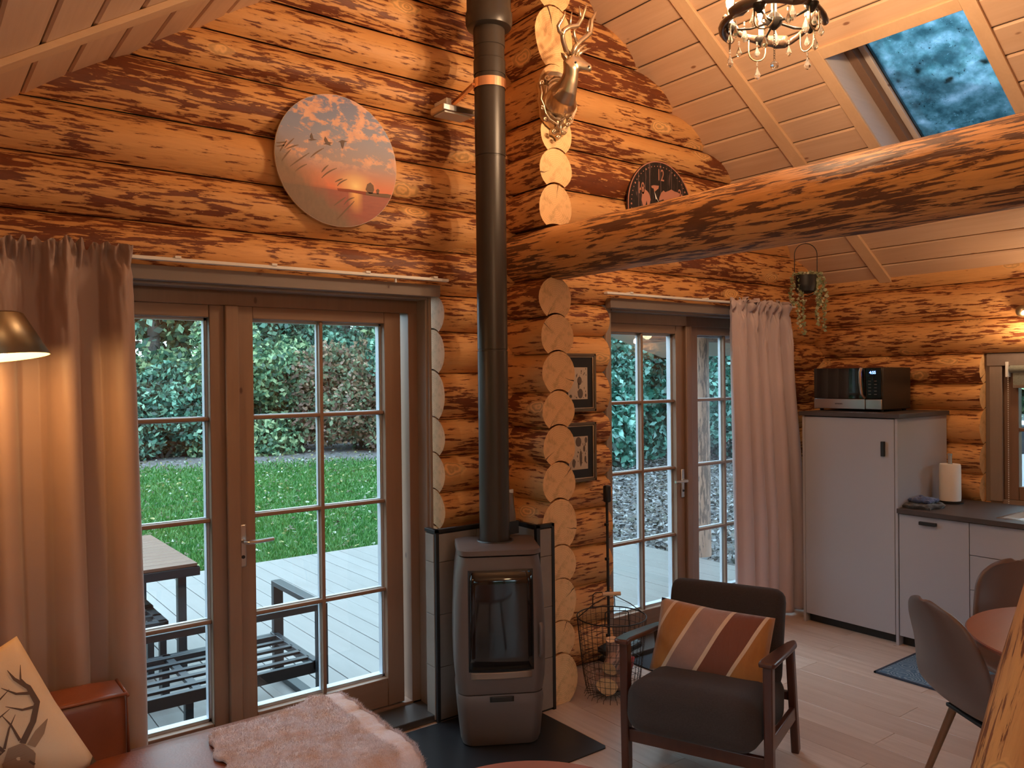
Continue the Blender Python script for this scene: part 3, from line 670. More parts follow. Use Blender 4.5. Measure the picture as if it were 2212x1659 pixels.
# wire basket with firewood
wb = empty('wire_basket', (3.01, 3.10, 0), label='round black wire basket holding firewood beside the glazed door', cat='basket')
BX, BY = 3.01, 3.10; r0_, r1_, hh = .135, .185, .40
def bp(a, v, e=0): r = r0_+(r1_-r0_)*(v**.7)+e; return Vector((BX+r*math.cos(a), BY+r*math.sin(a), .02+hh*v))
mesh = MB()
for k in range(34): a = 2*math.pi*k/34; mesh.tube([bp(a, v/5) for v in range(6)], .0013, 4)
for k in range(1, 12): mesh.tube([bp(2*math.pi*j/36, k/12) for j in range(36)], .0012, 4, closed=True)
for k in range(26): a = 2*math.pi*k/26; mesh.tube([(BX, BY, .02), (BX+r0_*1.05*math.cos(a), BY+r0_*1.05*math.sin(a), .018), (BX+r0_*1.12*math.cos(a), BY+r0_*1.12*math.sin(a), .002)], .0014, 4)
mesh.build('wire_mesh', M['blackm'], wb, smooth=True)
MB().tube([bp(2*math.pi*j/40, 1) for j in range(40)], .0033, 6, closed=True).build('rim', M['blackm'], wb, smooth=True)
for a0 in (R_(60), R_(235)):
    MB().tube([bp(a0-.35, 1), bp(a0-.33, 1)+Vector((0, 0, .07)), bp(a0-.25, 1)+Vector((0, 0, .08)), bp(a0+.25, 1)+Vector((0, 0, .08)), bp(a0+.33, 1)+Vector((0, 0, .07)), bp(a0+.35, 1)], .003, 6).build('handle', M['blackm'], wb, smooth=True)
ha = R_(150); pA, pB = bp(ha, 1), bp(ha+math.pi, 1); top = (pA+pB)/2+Vector((.05, .05, .10)); 
MB().tube([pA, pA.lerp(top, .5)+Vector((0, 0, .012)), top, pB.lerp(top, .45)+Vector((0, 0, .01)), pB], .0026, 6).build('bail', M['blackm'], wb, smooth=True)
MB().tube([top-(pB-pA).normalized()*.05, top+(pB-pA).normalized()*.05], .011, 10).build('wooden_grip', M['batten'], wb, smooth='auto')
fw = (M['log_out'], M['end'])
for k, (a, b, r) in enumerate((((2.93, 3.06, .075), (3.07, 3.16, .085), .055), ((2.96, 3.17, .07), (3.06, 3.02, .07), .045), ((2.95, 3.06, .16), (3.10, 3.13, .21), .042), ((3.06, 3.15, .08), (3.02, 3.11, .29), .033))):
    o = log_obj('firewood', a, b, r, r*.9, 300+k, None, fw, n=12, lump=.15); tag(o, ['thick dark-barked firewood log at the bottom of the wire basket', 'second firewood log lying crosswise low in the basket', 'pale split firewood log on top in the wire basket', 'firewood log standing upright in the wire basket'][k], 'firewood', 'firewood in the wire basket')
rb = MB().box((-.05, -.02, 0), (.05, .02, .13), rot=(.2, .3, .6)).build('red_packet', plain('red_plastic', (.45, .03, .03), .4), bevel=.008, world=False); rb.location = (3.075, 3.05, .075); tag(rb, 'red packet standing among the firewood in the wire basket', 'packet')
# long handled dustpan
dp = empty('long_handled_dustpan', (3.08, 3.30, 0), label='black long-handled dustpan standing behind the wire basket', cat='dustpan')
P0, P1 = at(1316, 1412, 1, 3.30), at(1311, 1085, 1, 3.40)
MB().tube([P0, P1], .008, 8).build('pole', M['black'], dp, smooth='auto')
MB().box((P1.x-.018, P1.y-.018, P1.z), (P1.x+.022, P1.y+.018, P1.z+.10)).build('grip', M['black'], dp, bevel=.01)
for t in (.12, .4, .62, .85):
    c = P0.lerp(P1, t); MB().box((c.x-.016, c.y-.01, c.z-.008), (c.x+.004, c.y+.01, c.z+.008)).build('clip', M['black'], dp, bevel=.002)
MB().box((P0.x-.01, P0.y-.05, P0.z-.005), (P0.x+.22, P0.y+.09, P0.z+.03), rot=(.15, -.18, 0)).build('pan', M['black'], dp, bevel=.008)
# ================================================================ ARMCHAIR
CH = math.atan2(-.923, .386)
arm = empty('armchair', (2.585, 2.185, 0), rz=CH, label='dark brown fabric armchair with walnut wooden frame on the laminate floor', cat='armchair')
dkw = board_mat('dark_walnut', (.095, .032, .020), (.050, .017, .012), (.02, .01, .01), 2, .28, 2., 0)
cush = fabric('charcoal_brown_upholstery', (.030, .020, .0175), 420, .95, .04)
def cushion(c, s, name, mat, parent, rot=None, r=.45, n=14, puff=.06, world=False, mats=None):
    """rounded box cushion: superellipsoid grid"""
    mb = MB(); hx_, hy_, hz_ = s[0]/2, s[1]/2, s[2]/2; Q = Euler(rot).to_matrix() if rot else Matrix.Identity(3)
    b = bmesh.new(); bmesh.ops.create_cube(b, size=2.); bmesh.ops.subdivide_edges(b, edges=b.edges, cuts=n, use_grid_fill=True)
    rad = min(hx_, hy_, hz_)*2*r
    for v in b.verts:
        p = Vector((v.co.x*hx_, v.co.y*hy_, v.co.z*hz_)); inner = Vector((max(-hx_+rad, min(hx_-rad, p.x)), max(-hy_+rad, min(hy_-rad, p.y)), max(-hz_+rad, min(hz_-rad, p.z))))
        d = p-inner
        if d.length > 1e-9:
            m_ = max(abs(v.co.x), abs(v.co.y), abs(v.co.z)); p = inner+d.normalized()*min(d.length, rad)
        k = (1-v.co.x**2)*(1-v.co.y**2) if hz_ <= min(hx_, hy_) else (1-v.co.x**2)*(1-v.co.z**2)
        if hz_ <= min(hx_, hy_): p.z *= 1+puff*k*2
        else: p.y *= 1+puff*k*2
        v.co = Vector(c)+Q@p
    me = D.meshes.new(name); b.to_mesh(me); b.free(); me.shade_smooth(); me.materials.append(mat)
    o = D.objects.new(name, me); COL.objects.link(o)
    if parent: o.parent = parent
    return o
cushion((0, .20, .285), (.55, .60, .215), 'seat_cushion', cush, arm, rot=(R_(-7), 0, 0), r=.34, puff=.05)
cushion((0, .475, .52), (.53, .115, .43), 'back_cushion', cush, arm, rot=(R_(-18), 0, 0), r=.45)
MB().tube([(x, y, z) for x, y, z in [(-.250, .50, .40)]+[(-.250, .535, .60)]], .004, 5).build('piping', cush, arm, world=False)
for sx in (-1, 1):
    x = sx*.302
    MB().prism([(x-.017*1, -.012, 0), (x+.017, -.012, 0), (x+.019, -.020, .565), (x-.019, -.020, .565)], (0, .052, 0)).build('front_leg', dkw, arm, world=False, bevel=.006)
    MB().bar((x, .535, 0), (x, .42, .50), .034, .048, (0, 1, 0)).build('rear_leg', dkw, arm, world=False, bevel=.006)
    pts = [(-.045, -.030), (-.05, .0), (-.046, .028), (-.03, .034), (.12, .036), (.30, .033), (.44, .026), (.50, .012), (.52, 0), (.50, -.012), (.44, -.020), (.2, -.026), (0, -.028)]
    MB().prism([(x+sx*v, u, .558-.135*max(0, u)) for u, v in pts], (0, 0, .022)).build('armrest', dkw, arm, world=False, bevel=.007)
    MB().prism([(x-.012, .03, .20), (x-.012, .49, .165), (x-.012, .475, .225), (x-.012, .03, .265)], (.024, 0, 0)).build('side_rail', dkw, arm, world=False, bevel=.004)
MB().box((-.29, .0, .130), (.29, .024, .185)).build('front_rail', dkw, arm, world=False, bevel=.004)
MB().box((-.29, .47, .25), (.29, .49, .29)).build('back_rail', dkw, arm, world=False, bevel=.004)
def stripe_mat():
    m, nt, bs, out = newmat('striped_velvet'); tc = nd(nt, 'ShaderNodeTexCoord'); s = nd(nt, 'ShaderNodeSeparateXYZ', {0: tc.outputs['Object']})
    z = math_(nt, 'ADD', s.outputs[2], .15)
    v_ = math_(nt, 'POWER', math_(nt, 'MAXIMUM', math_(nt, 'MULTIPLY_ADD', s.outputs[2], 1/.33, .5), .001), .85)
    t = math_(nt, 'MULTIPLY_ADD', math_(nt, 'SUBTRACT', math_(nt, 'MULTIPLY_ADD', s.outputs[0], 1/.52, .5), math_(nt, 'MULTIPLY', v_, .30)), 1/1.3, .3/1.3)
    bg_, oc, ln, tp, ru = (.46, .25, .13), (.40, .15, .022), (.72, .52, .36), (.34, .19, .15), (.17, .038, .012)
    c = ramp_(nt, t, [(0, bg_), (.100, ln), (.125, oc), (.290, ln), (.317, tp), (.497, ln), (.524, ru), (.712, ln), (.738, oc), (.925, ln), (.950, bg_)], 'CONSTANT')
    nt.links.new(mix_(nt, math_(nt, 'MULTIPLY', noise_(nt, tc.outputs['Object'], 25, 4, .6), .35), c, (.1, .05, .03)), bs.inputs['Base Color'])
    bs.inputs['Roughness'].default_value = .75; bs.inputs['Sheen Weight'].default_value = .35
    h = math_(nt, 'ADD', noise_(nt, tc.outputs['Object'], 11, 3, .5, (2, 1, .6)), 0.); bump_(nt, h, .5, bs, .02); return m
def pillow(name, w_, h_, th_, mat, n=22, pinch=.06, parent=None):
    b = bmesh.new(); V = {}
    f = lambda u, v: (1-abs(u)**2.6)**.55*(1-abs(v)**2.6)**.55
    for sd_ in (-1, 1):
        for i in range(n+1):
            for j in range(n+1):
                u, v = -1+2*i/n, -1+2*j/n
                if sd_ == 1 and (i in (0, n) or j in (0, n)): V[sd_, i, j] = V[-1, i, j]; continue
                x = u*(1-pinch*(1-u*u)*0-pinch*(1-abs(v))*abs(u)**3*.5)*w_/2; z = v*(1-pinch*(1-abs(u))*abs(v)**3*.9)*h_/2
                y = sd_*th_/2*f(u, v)*(1+.05*math.sin(7*u+3*v)) if not (i in (0, n) or j in (0, n)) else 0
                V[sd_, i, j] = b.verts.new((x, y, z))
        for i in range(n):
            for j in range(n): b.faces.new([V[sd_, i, j], V[sd_, i+1, j], V[sd_, i+1, j+1], V[sd_, i, j+1]])
    bmesh.ops.recalc_face_normals(b, faces=b.faces); me = D.meshes.new(name); b.to_mesh(me); b.free(); me.shade_smooth(); me.materials.append(mat)
    o = D.objects.new(name, me); COL.objects.link(o)
    if parent: o.parent = parent
    return o
pl = pillow('lumbar_cushion', .52, .33, .14, stripe_mat()); pl.rotation_mode = 'XYZ'
base_ = arm.matrix_basis if False else Matrix.LocRotScale(arm.location, arm.rotation_euler, None)
pl.matrix_world = base_@Matrix.Translation((-.02, .325, .495))@Euler((R_(-24), R_(3), 0)).to_matrix().to_4x4()
tag(pl, 'striped velvet cushion in ochre, taupe and rust leaning in the armchair', 'cushion')
# ================================================================ SOFA
def leather_mat():
    m, nt, bs, out = newmat('cognac_leather'); tc = nd(nt, 'ShaderNodeTexCoord')
    c = mix_(nt, noise_(nt, tc.outputs['Object'], 7, 5, .6), (.26, .075, .028), (.14, .036, .015)); nt.links.new(c, bs.inputs['Base Color']); bs.inputs['Roughness'].default_value = .38
    bump_(nt, noise_(nt, tc.outputs['Object'], 120, 4, .6), .2, bs, .003); return m
LE = leather_mat()
sofa = empty('sofa', (.4, 2.7, 0), label='cognac leather sofa with an open chaise end below the big glazed door', cat='sofa')
o = cushion((.11, 3.115, .44), (1.0, .195, .375), 'backrest', LE, sofa, r=.12, puff=.02, n=10); o.location = -sofa.location
for pth in ([(-.33, 3.022, .622), (.608, 3.022, .622), (.612, 3.022, .42)], [(.612, 3.02, .615), (.612, 3.205, .615)]):
    MB().tube(pth, .006, 6).build('piping', LE, sofa, smooth=True)
o = cushion((.50, 2.72, .335), (1.80, .68, .17), 'seat', LE, sofa, r=.16, puff=.02, n=12); o.location = -sofa.location
MB().box((-.40, 2.42, .08), (1.36, 3.19, .26)).build('base', LE, sofa, bevel=.02)
for x, y in ((-.3, 2.5), (1.28, 2.5), (1.28, 3.1), (-.3, 3.1)): MB().lathe([(.016, 0), (.022, .08)], (x, y, 0), 12).build('leg', M['blackm'], sofa, smooth='auto')
# fur throw
def fur_mat():
    m, nt, bs, out = newmat('taupe_fur'); tc = nd(nt, 'ShaderNodeTexCoord'); n = noise_(nt, tc.outputs['Object'], 9, 5, .65); n2 = noise_(nt, tc.outputs['Object'], 160, 3, .7)
    c = mix_(nt, step_(nt, n, .45, .66), (.78, .64, .66), (.70, .40, .27)); c = mix_(nt, math_(nt, 'MULTIPLY', n2, .4), c, (.36, .27, .27)); nt.links.new(c, bs.inputs['Base Color'])
    bs.inputs['Roughness'].default_value = 1; bs.inputs['Sheen Weight'].default_value = .5
    bump_(nt, math_(nt, 'ADD', n2, math_(nt, 'MULTIPLY', noise_(nt, tc.outputs['Object'], 420, 2, .6), .6)), .9, bs, .006); return m
def wob(a, s): return .5*math.sin(a*3.1+s)+.3*math.sin(a*7.3+2*s)+.2*math.sin(a*13.7+s*3)
from mathutils import noise as mnoise
def throw(u, v):
    # u across (x), v towards the viewer; irregular hide outline
    wl = .83+.055*wob(v*2.2, 1.)+.05*(v-.6)*v; wr = 1.405
    x = wl+(wr-wl)*u*(1+.0*v); y = 3.03+.030*wob(u*2, 2.)-.09*(1-u)*(1-v)-(.78+.03*wob(u*1.7, .4))*v
    if u > .93 and True: pass
    z = .440+.012*mnoise.noise(Vector((x*8, y*11, 1)))+.007*mnoise.noise(Vector((x*24, y*30, 3)))-.012*max(0, .12-abs(mnoise.noise(Vector((x*3+2, y*5, 9)))))/.12*.6
    if u > .86: t = (u-.86)/.14; x = 1.375+.035*math.sin(t*1.6); z -= .10*t*t
    if y < 2.44: t = min(1, (2.44-y)/.15); z -= .13*t*t; y = 2.44-.09*math.sin(min(1, t)*1.5)
    e = min(u, v, 1-u, 1-v); 
    if e < .02: z -= .008
    return (x, y, z)
fu = MB().grid(throw, 70, 90).build('fur_throw', fur_mat(), smooth=True, thick=.014); tag(fu, 'pale taupe fur throw draped over the open end of the leather sofa', 'throw')
nh = 42000; hv = np.empty((nh, 3, 3)); uu = RNG.random(nh); vv_ = RNG.random(nh)
for i in range(nh):
    p = Vector(throw(uu[i], vv_[i])); q = Vector((RNG.normal(0, .006), RNG.normal(-.002, .006), RNG.uniform(.004, .012))); a = RNG.uniform(0, 6.28); w_ = .0011
    p.z += .005; p.x += .010 if uu[i] > .86 else 0; hv[i, 0] = (p.x-w_*math.cos(a), p.y-w_*math.sin(a), p.z); hv[i, 1] = (p.x+w_*math.cos(a), p.y+w_*math.sin(a), p.z); hv[i, 2] = p+q
me = D.meshes.new('fur_pile'); me.vertices.add(3*nh); me.loops.add(3*nh); me.polygons.add(nh); me.vertices.foreach_set('co', hv.ravel()); me.loops.foreach_set('vertex_index', np.arange(3*nh, dtype=np.int32))
me.polygons.foreach_set('loop_start', np.arange(0, 3*nh, 3, dtype=np.int32)); me.polygons.foreach_set('loop_total', np.full(nh, 3, dtype=np.int32)); me.update(); me.materials.append(fu.data.materials[0])
fo = D.objects.new('fur_pile', me); COL.objects.link(fo); fo.parent = fu; fo['kind'] = 'stuff'
# deer cushion against the backrest
dcm = plain('cream_canvas', (.66, .48, .32), .85, bump=.5, bscale=500, var=.06)
dcu = pillow('deer_cushion', .46, .46, .15, dcm); Pm = at(8, 1600, 1, 2.84)
dcu.matrix_world = Matrix.Translation((.17, 2.86, .615))@Euler((R_(-14), R_(-28), R_(-8))).to_matrix().to_4x4(); tag(dcu, 'cream cushion printed with a stag head in the sofa corner', 'cushion')
ink = plain('dark_brown_ink', (.10, .055, .035), .8); ink2 = plain('mid_brown_ink', (.26, .16, .10), .8)
def surf(x, z, o=.003):
    u, v = max(-.99, min(.99, x/.23)), max(-.99, min(.99, z/.23)); return (x, -(.075*(1-abs(u)**2.6)**.55*(1-abs(v)**2.6)**.55*(1+.05*math.sin(7*u+3*v)*-1*-1))-o, z)
def decal(name, lines, mat, par, wsc=.62):
    mb = MB(); ca_, sa_ = math.cos(R_(20)), math.sin(R_(20)); lines = [([((x+.10)*ca_+z*sa_, -(x+.10)*sa_+z*ca_+.02) for x, z in p_], w_) for p_, w_ in lines]
    for pts, ws in lines:
        k = len(pts); fine = []
        for i in range((k-1)*6+1):
            t = i/6; a = min(int(t), k-2); f = t-a; fine.append((pts[a][0]*(1-f)+pts[a+1][0]*f, pts[a][1]*(1-f)+pts[a+1][1]*f, ws[a]*(1-f)+ws[a+1]*f))
        L, Rr = [], []
        for i, (x, z, w__) in enumerate(fine):
            x2, z2, _ = fine[min(i+1, len(fine)-1)]; x1, z1, _ = fine[max(i-1, 0)]; dx, dz = x2-x1, z2-z1; l = math.hypot(dx, dz) or 1
            w__ *= wsc; L.append((x-dz/l*w__, z+dx/l*w__)); Rr.append((x+dz/l*w__, z-dx/l*w__))
        for i in range(len(fine)-1):
            q = [surf(*L[i]), surf(*L[i+1]), surf(*Rr[i+1]), surf(*Rr[i])]; mb.add(q, [(0, 1, 2, 3)])
    return mb.build(name, mat, par, world=False)
ant = [([(.03, -.03), (.062, .02), (.078, .07), (.062, .12), (.03, .155), (.015, .185)], [.014, .013, .012, .010, .006, .001]), ([(.072, .10), (.03, .112), (-.005, .14)], [.008, .005, .001]), ([(.06, .122), (.045, .15), (.048, .19)], [.006, .004, .001]),
       ([(.078, .06), (.04, .062), (.0, .085)], [.007, .005, .001]), ([(.025, -.02), (.008, .03), (-.012, .065)], [.006, .004, .001])]
decal('stag_antler', ant, ink, dcu)
decal('stag_antler', [([(-x+.01, z-.01) for x, z in p], w__) for p, w__ in ant], ink, dcu)
decal('stag_face', [([(.012, -.03), (.016, -.07), (.012, -.12), (.004, -.17)], [.018, .042, .034, .018]), ([(.05, -.045), (.075, -.015), (.098, .015)], [.012, .013, .001]), ([(-.03, -.045), (-.055, -.02), (-.08, .01)], [.012, .013, .001]), ([(.0, -.15), (-.02, -.21)], [.05, .07])], ink2, dcu, 1.)
for ln in (([(.04, -.085), (.052, -.10)], [.005, .005]), ([(-.022, -.085), (-.032, -.10)], [.005, .005])): decal('stag_eye', [ln], ink, dcu)
decal('stag_nose', [([(-.004, -.165), (.02, -.168)], [.01, .01])], ink, dcu)
gc = pillow('grey_cushion', .42, .30, .12, fabric('grey_green_fabric', (.10, .10, .085))); gc.matrix_world = Matrix.Translation(at(-120, 1775, 1, 2.50)+Vector((0, 0, -.02)))@Euler((R_(-40), R_(12), R_(-20))).to_matrix().to_4x4(); tag(gc, 'plain grey cushion at the near corner of the sofa', 'cushion')
# ================================================================ CURTAINS
def curtain(name, xa, xb, xb2, zt, folds, mat, lab, y0=3.385, seed=1, xa2=None, depth=.045, zb=.015):
    rs = random.Random(seed); ks = [rs.uniform(.75, 1.3) for _ in range(folds*2+2)]; cum = [0]
    for k in ks: cum.append(cum[-1]+k)
    tot = cum[-1]; xa2 = xa if xa2 is None else xa2
    amp = [rs.uniform(.6, 1.15) for _ in cum]
    def fn(u, v):
        z = zt+(zb-zt)*v; h = zt-z
        a = u*tot; i = max(k for k in range(len(cum)) if cum[k] <= a+1e-9); i = min(i, len(ks)-1); f = (a-cum[i])/ks[i]
        ph = math.pi*(i+f); A = depth*(amp[i]*(1-f)+amp[i+1]*f)
        s_ = math.sin(ph); s_ = math.copysign(abs(s_)**.6, s_)
        wave = s_*A*(.75+.35*min(1, v*2.2))
        fi = mnoise.noise(Vector((u*46, h*7, seed)))*.046+mnoise.noise(Vector((u*95, h*16, seed+5)))*.03     # gathered header
        g = max(0, 1-h/.13); g2 = max(0, 1-h/.55)
        y = y0-.014+wave*(1-.62*g)+fi*(g*1.5+.5*g2)+.008*mnoise.noise(Vector((u*9, h*1.6, seed+9)))
        l, r = xa+(xa2-xa)*v, xb+(xb2-xb)*(min(1, v*1.4)**1.1)
        pin = .012*math.exp(-((h-.075)/.02)**2)
        x = l+(r-l)*u+math.cos(ph)*.012*(.3+v)
        if h < .06: z += .034*mnoise.noise(Vector((u*30, 3, seed)))+.01*math.sin(u*170); 
        y += pin
        return (x, min(y, y0+.022), z)
    o = MB().grid(fn, folds*44, 90).build(name, mat, smooth=True, thick=.0016); tag(o, lab, 'curtain'); return o
def satin(name, col):
    m, nt, bs, out = newmat(name); tc = nd(nt, 'ShaderNodeTexCoord'); bs.inputs['Base Color'].default_value = (*col, 1); bs.inputs['Roughness'].default_value = .55
    bs.inputs['Sheen Weight'].default_value = .35; bs.inputs['Sheen Roughness'].default_value = .4
    f = noise_(nt, tc.outputs['Object'], 1, 2, .4, (3, 3, 1.6)); cr = noise_(nt, tc.outputs['Object'], 1, 2, .5, (.8, .8, 9)); bump_(nt, math_(nt, 'ADD', f, math_(nt, 'MULTIPLY', cr, .35)), .35, bs, .03); return m
curtain('curtain', -.52, .715, .735, 2.225, 6, satin('taupe_satin', (.36, .245, .205)), 'long taupe curtain gathered at the left of the big glazed door', y0=3.375, seed=3, depth=.075)
curtain('curtain', 4.40, 5.03, 5.20, 2.205, 4, satin('mauve_satin', (.56, .46, .49)), 'mauve grey curtain drawn at the right of the far glazed door', y0=3.38, seed=8, xa2=4.44, depth=.045)
# ================================================================ KITCHEN
lam = plain('grey_white_laminate', (.385, .39, .44), .42); top_m = plain('dark_slate_worktop', (.060, .048, .047), .5, bump=.2, bscale=150, var=.3)
CX = 4.945
tc_ = empty('tall_cabinet', (5.25, 2.87, 0), label='tall pale grey kitchen cabinet with a slate top and black handle', cat='cabinet')
MB().box((CX, 2.535, 0), (5.60, 2.553, 1.418)).build('side_panel', lam, tc_, bevel=.001); MB().box((CX, 3.182, 0), (5.60, 3.20, 1.418)).build('side_panel', lam, tc_, bevel=.001)
MB().box((CX+.02, 2.553, .07), (5.58, 3.182, 1.41)).build('carcass', lam, tc_)
MB().box((CX+.05, 2.553, 0), (CX+.07, 3.182, .075)).build('plinth', M['black'], tc_)
dr = MB().box((CX-.002, 2.556, .062), (CX+.017, 3.179, 1.414)).build('door', lam, tc_, bevel=.0015)
MB().box((CX-.022, 2.612, 1.178), (CX-.002, 2.634, 1.272)).build('handle', M['black'], dr, bevel=.002)
MB().box((CX-.018, 2.515, 1.42), (5.60, 3.215, 1.448)).build('worktop', top_m, tc_, bevel=.002)
bc = empty('dishwasher_cabinet', (5.25, 2.32, 0), label='pale grey base cabinet with one wide door right of the tall cabinet', cat='cabinet')
MB().box((CX+.02, 2.112, .07), (5.58, 2.53, .83)).build('carcass', lam, bc); MB().box((CX+.05, 2.10, 0), (CX+.07, 2.53, .08)).build('plinth', M['black'], bc)
dr = MB().box((CX-.002, 2.116, .065), (CX+.017, 2.527, .826)).build('door', lam, bc, bevel=.0015)
MB().box((CX-.024, 2.297, .778), (CX-.002, 2.398, .798)).build('handle', M['black'], dr, bevel=.002)
dc = empty('drawer_cabinet', (5.25, 1.8, 0), label='pale grey three-drawer base cabinet under the sink', cat='cabinet')
MB().box((CX+.02, 1.52, .07), (5.58, 2.110, .83)).build('carcass', lam, dc); MB().box((CX+.05, 1.52, 0), (CX+.07, 2.11, .08)).build('plinth', M['black'], dc)
for z0, z1 in ((.64, .826), (.438, .636), (.065, .434)):
    MB().box((CX-.002, 1.522, z0), (CX+.017, 2.112, z1)).build('drawer', lam, dc, bevel=.0015)
ec = empty('end_cabinet', (5.25, 1.2, 0), label='last pale grey base cabinet at the right end of the worktop', cat='cabinet')
MB().box((CX+.02, .92, .07), (5.58, 1.515, .83)).build('carcass', lam, ec); MB().box((CX-.002, .922, .065), (CX+.017, 1.515, .826)).build('door', lam, ec, bevel=.0015)
wt = empty('worktop', (5.25, 1.7, .83), label='dark slate kitchen worktop with an inset steel sink', cat='worktop')
SX0, SX1, SY0, SY1 = 5.03, 5.40, 1.42, 1.99
mb = MB().box((CX-.022, SY1, .832), (5.615, 2.533, .86)).box((CX-.022, .90, .832), (5.615, SY0, .86)).box((CX-.022, SY0, .832), (SX0, SY1, .86)).box((SX1, SY0, .832), (5.615, SY1, .86))
mb.build('slab', top_m, wt)
sk_ = MB(); P = [(SX0-.012, SY0-.012), (SX1+.012, SY0-.012), (SX1+.012, SY1+.012), (SX0-.012, SY1+.012)]; Q = [(SX0+.012, SY0+.012), (SX1-.012, SY0+.012), (SX1-.012, SY1-.012), (SX0+.012, SY1-.012)]; B = [(SX0+.03, SY0+.03), (SX1-.03, SY0+.03), (SX1-.03, SY1-.03), (SX0+.03, SY1-.03)]
vs = [(*p, .8605) for p in P]+[(*p, .863) for p in Q]+[(*p, .70) for p in B]
sk_.add(vs, [(i, (i+1) % 4, 4+(i+1) % 4, 4+i) for i in range(4)]+[(4+i, 4+(i+1) % 4, 8+(i+1) % 4, 8+i) for i in range(4)]+[(8, 9, 10, 11)])
sk_.build('sink', M['chrome'], wt, thick=.0015)
MB().box((5.555, 1.80, .861), (5.59, 1.84, .895)).build('tap_stop', M['black'], wt, bevel=.003)
# microwave
mw = empty('microwave', (5.3, 2.97, 1.448), label='black and silver microwave oven on top of the tall cabinet', cat='microwave')
MX, Y0, Y1, Z0, Z1 = 5.125, 2.728, 3.222, 1.462, 1.742
MB().box((MX+.012, Y0, Z0), (5.505, Y1, Z1)).build('housing', plain('brown_black_steel', (.035, .026, .020), .4, .3), mw, bevel=.004)
MB().box((MX, Y0+.118, Z0+.072), (MX+.014, Y1-.002, Z1-.002)).build('door', plain('black_door_glass', (.006, .006, .007), .05, coat=1.), mw, bevel=.002)
MB().box((MX-.001, Y0+.165, Z0+.095), (MX+.001, Y1-.06, Z1-.022)).build('door_window', plain('dark_mesh_window', (.012, .016, .017), .12, coat=1.), mw)
MB().box((MX, Y0+.004, Z0+.072), (MX+.014, Y0+.114, Z1-.002)).build('control_panel', plain('gloss_black_panel', (.006, .006, .006), .18), mw, bevel=.002)
MB().box((MX-.001, Y0+.118, Z0+.002), (MX+.014, Y1-.002, Z0+.069)).build('lower_trim', M['chrome'], mw, bevel=.002)
MB().box((MX-.001, Y0+.004, Z0+.002), (MX+.014, Y0+.114, Z0+.069)).build('door_button', M['chrome'], mw, bevel=.003)
MB().tube([(MX-.004, Y0+.140, Z1-.004), (MX-.02, Y0+.138, Z1-.03), (MX-.026, Y0+.135, Z1-.10), (MX-.022, Y0+.128, Z0+.10), (MX-.004, Y0+.118, Z0+.075)], [.010, .011, .011, .011, .010], 10).build('door_handle', M['chrome'], mw, smooth='auto')
blue = plain('blue_display', (.05, .1, .8), .5, emit=((.10, .22, 1.), 6.)); rz_ = (R_(90), 0, R_(-90))
text_('clock_digits', '4:55', .026, (MX-.002, Y0+.062, Z1-.034), rz_, blue, mw)
text_('lettering', 'SAMSUNG', .012, (MX-.003, Y0+.305, Z0+.036), rz_, M['black'], mw)
gp = plain('grey_print', (.16, .15, .15), .6)
for r in range(5):
    for c in range(2): MB().box((MX-.001, Y0+.035+c*.04, Z0+.10+r*.022), (MX, Y0+.053+c*.04, Z0+.104+r*.022)).build('button', gp, mw)
for y in (Y0+.03, Y1-.03):
    for x in (MX+.05, 5.47): MB().lathe([(.012, 1.448), (.014, 1.464)], (x, y, 0), 10).build('foot', M['black'], mw)
# cloths and paper roll
clo = MB().grid(lambda u, v: (4.99+.21*u+.012*math.sin(9*v), 2.36+.20*v+.012*math.sin(7*u), .874+.012*mnoise.noise(Vector((u*5, v*5, 2)))-.010*(max(abs(u-.5), abs(v-.5))*2)**6), 22, 22).build('folded_tea_towel', None or fabric('black_grey_towel', (.022, .022, .026), 90, var=.3), smooth=True, thick=.022)
tag(clo, 'folded black and grey striped towel lying on the worktop', 'towel')
cb = MB().grid(lambda u, v: (5.06+.13*u+.01*math.sin(8*v), 2.40+.13*v, .906+.014*mnoise.noise(Vector((u*4, v*6, 7)))-.012*(max(abs(u-.5), abs(v-.5))*2)**6), 20, 20).build('blue_cloth', fabric('blue_microfibre', (.05, .085, .22), 200), smooth=True, thick=.022)
tag(cb, 'blue cleaning cloth folded on top of the dark towel', 'cloth')
ph = empty('paper_towel_holder', (5.40, 2.425, .86), label='white paper towel roll on a steel stand beside the tall cabinet', cat='paper towel holder')
MB().lathe([(.078, .861), (.078, .869), (.02, .873)], (5.40, 2.425, 0), 28).build('base', M['blackm'], ph, smooth='auto')
MB().lathe([(.018, .875), (.062, .876), (.064, .90), (.063, 1.10), (.060, 1.112), (.018, 1.113)], (5.40, 2.425, 0), 32, cap=False).build('paper_roll', plain('paper', (.80, .76, .72), .9, bump=.5, bscale=60), ph, smooth='auto')
MB().lathe([(.012, .87), (.012, 1.165), (.014, 1.167), (.014, 1.178), (.010, 1.18)], (5.40, 2.425, 0), 16).build('rod', M['chrome'], ph, smooth='auto')
# kitchen wall lamp
kl = empty('wall_lamp', (5.60, 2.055, 2.08), label='small brass wall spotlight above the kitchen window', cat='lamp')
MB().ball((5.55, 2.05, 2.08), .040, 20).build('shade', M['brass'], kl, smooth=True); MB().tube([(5.61, 2.055, 2.09), (5.56, 2.055, 2.09)], .01, 8).build('arm', M['brass'], kl)
MB().ball((5.515, 2.03, 2.066), .014, 12).build('bulb', plain('lit_bulb', (1, .9, .7), .5, emit=((1, .66, .32), 25.)), kl, smooth=True)
lamp('wall_lamp_light', (5.49, 2.02, 2.03), 2.2, WARM, .03, kl)
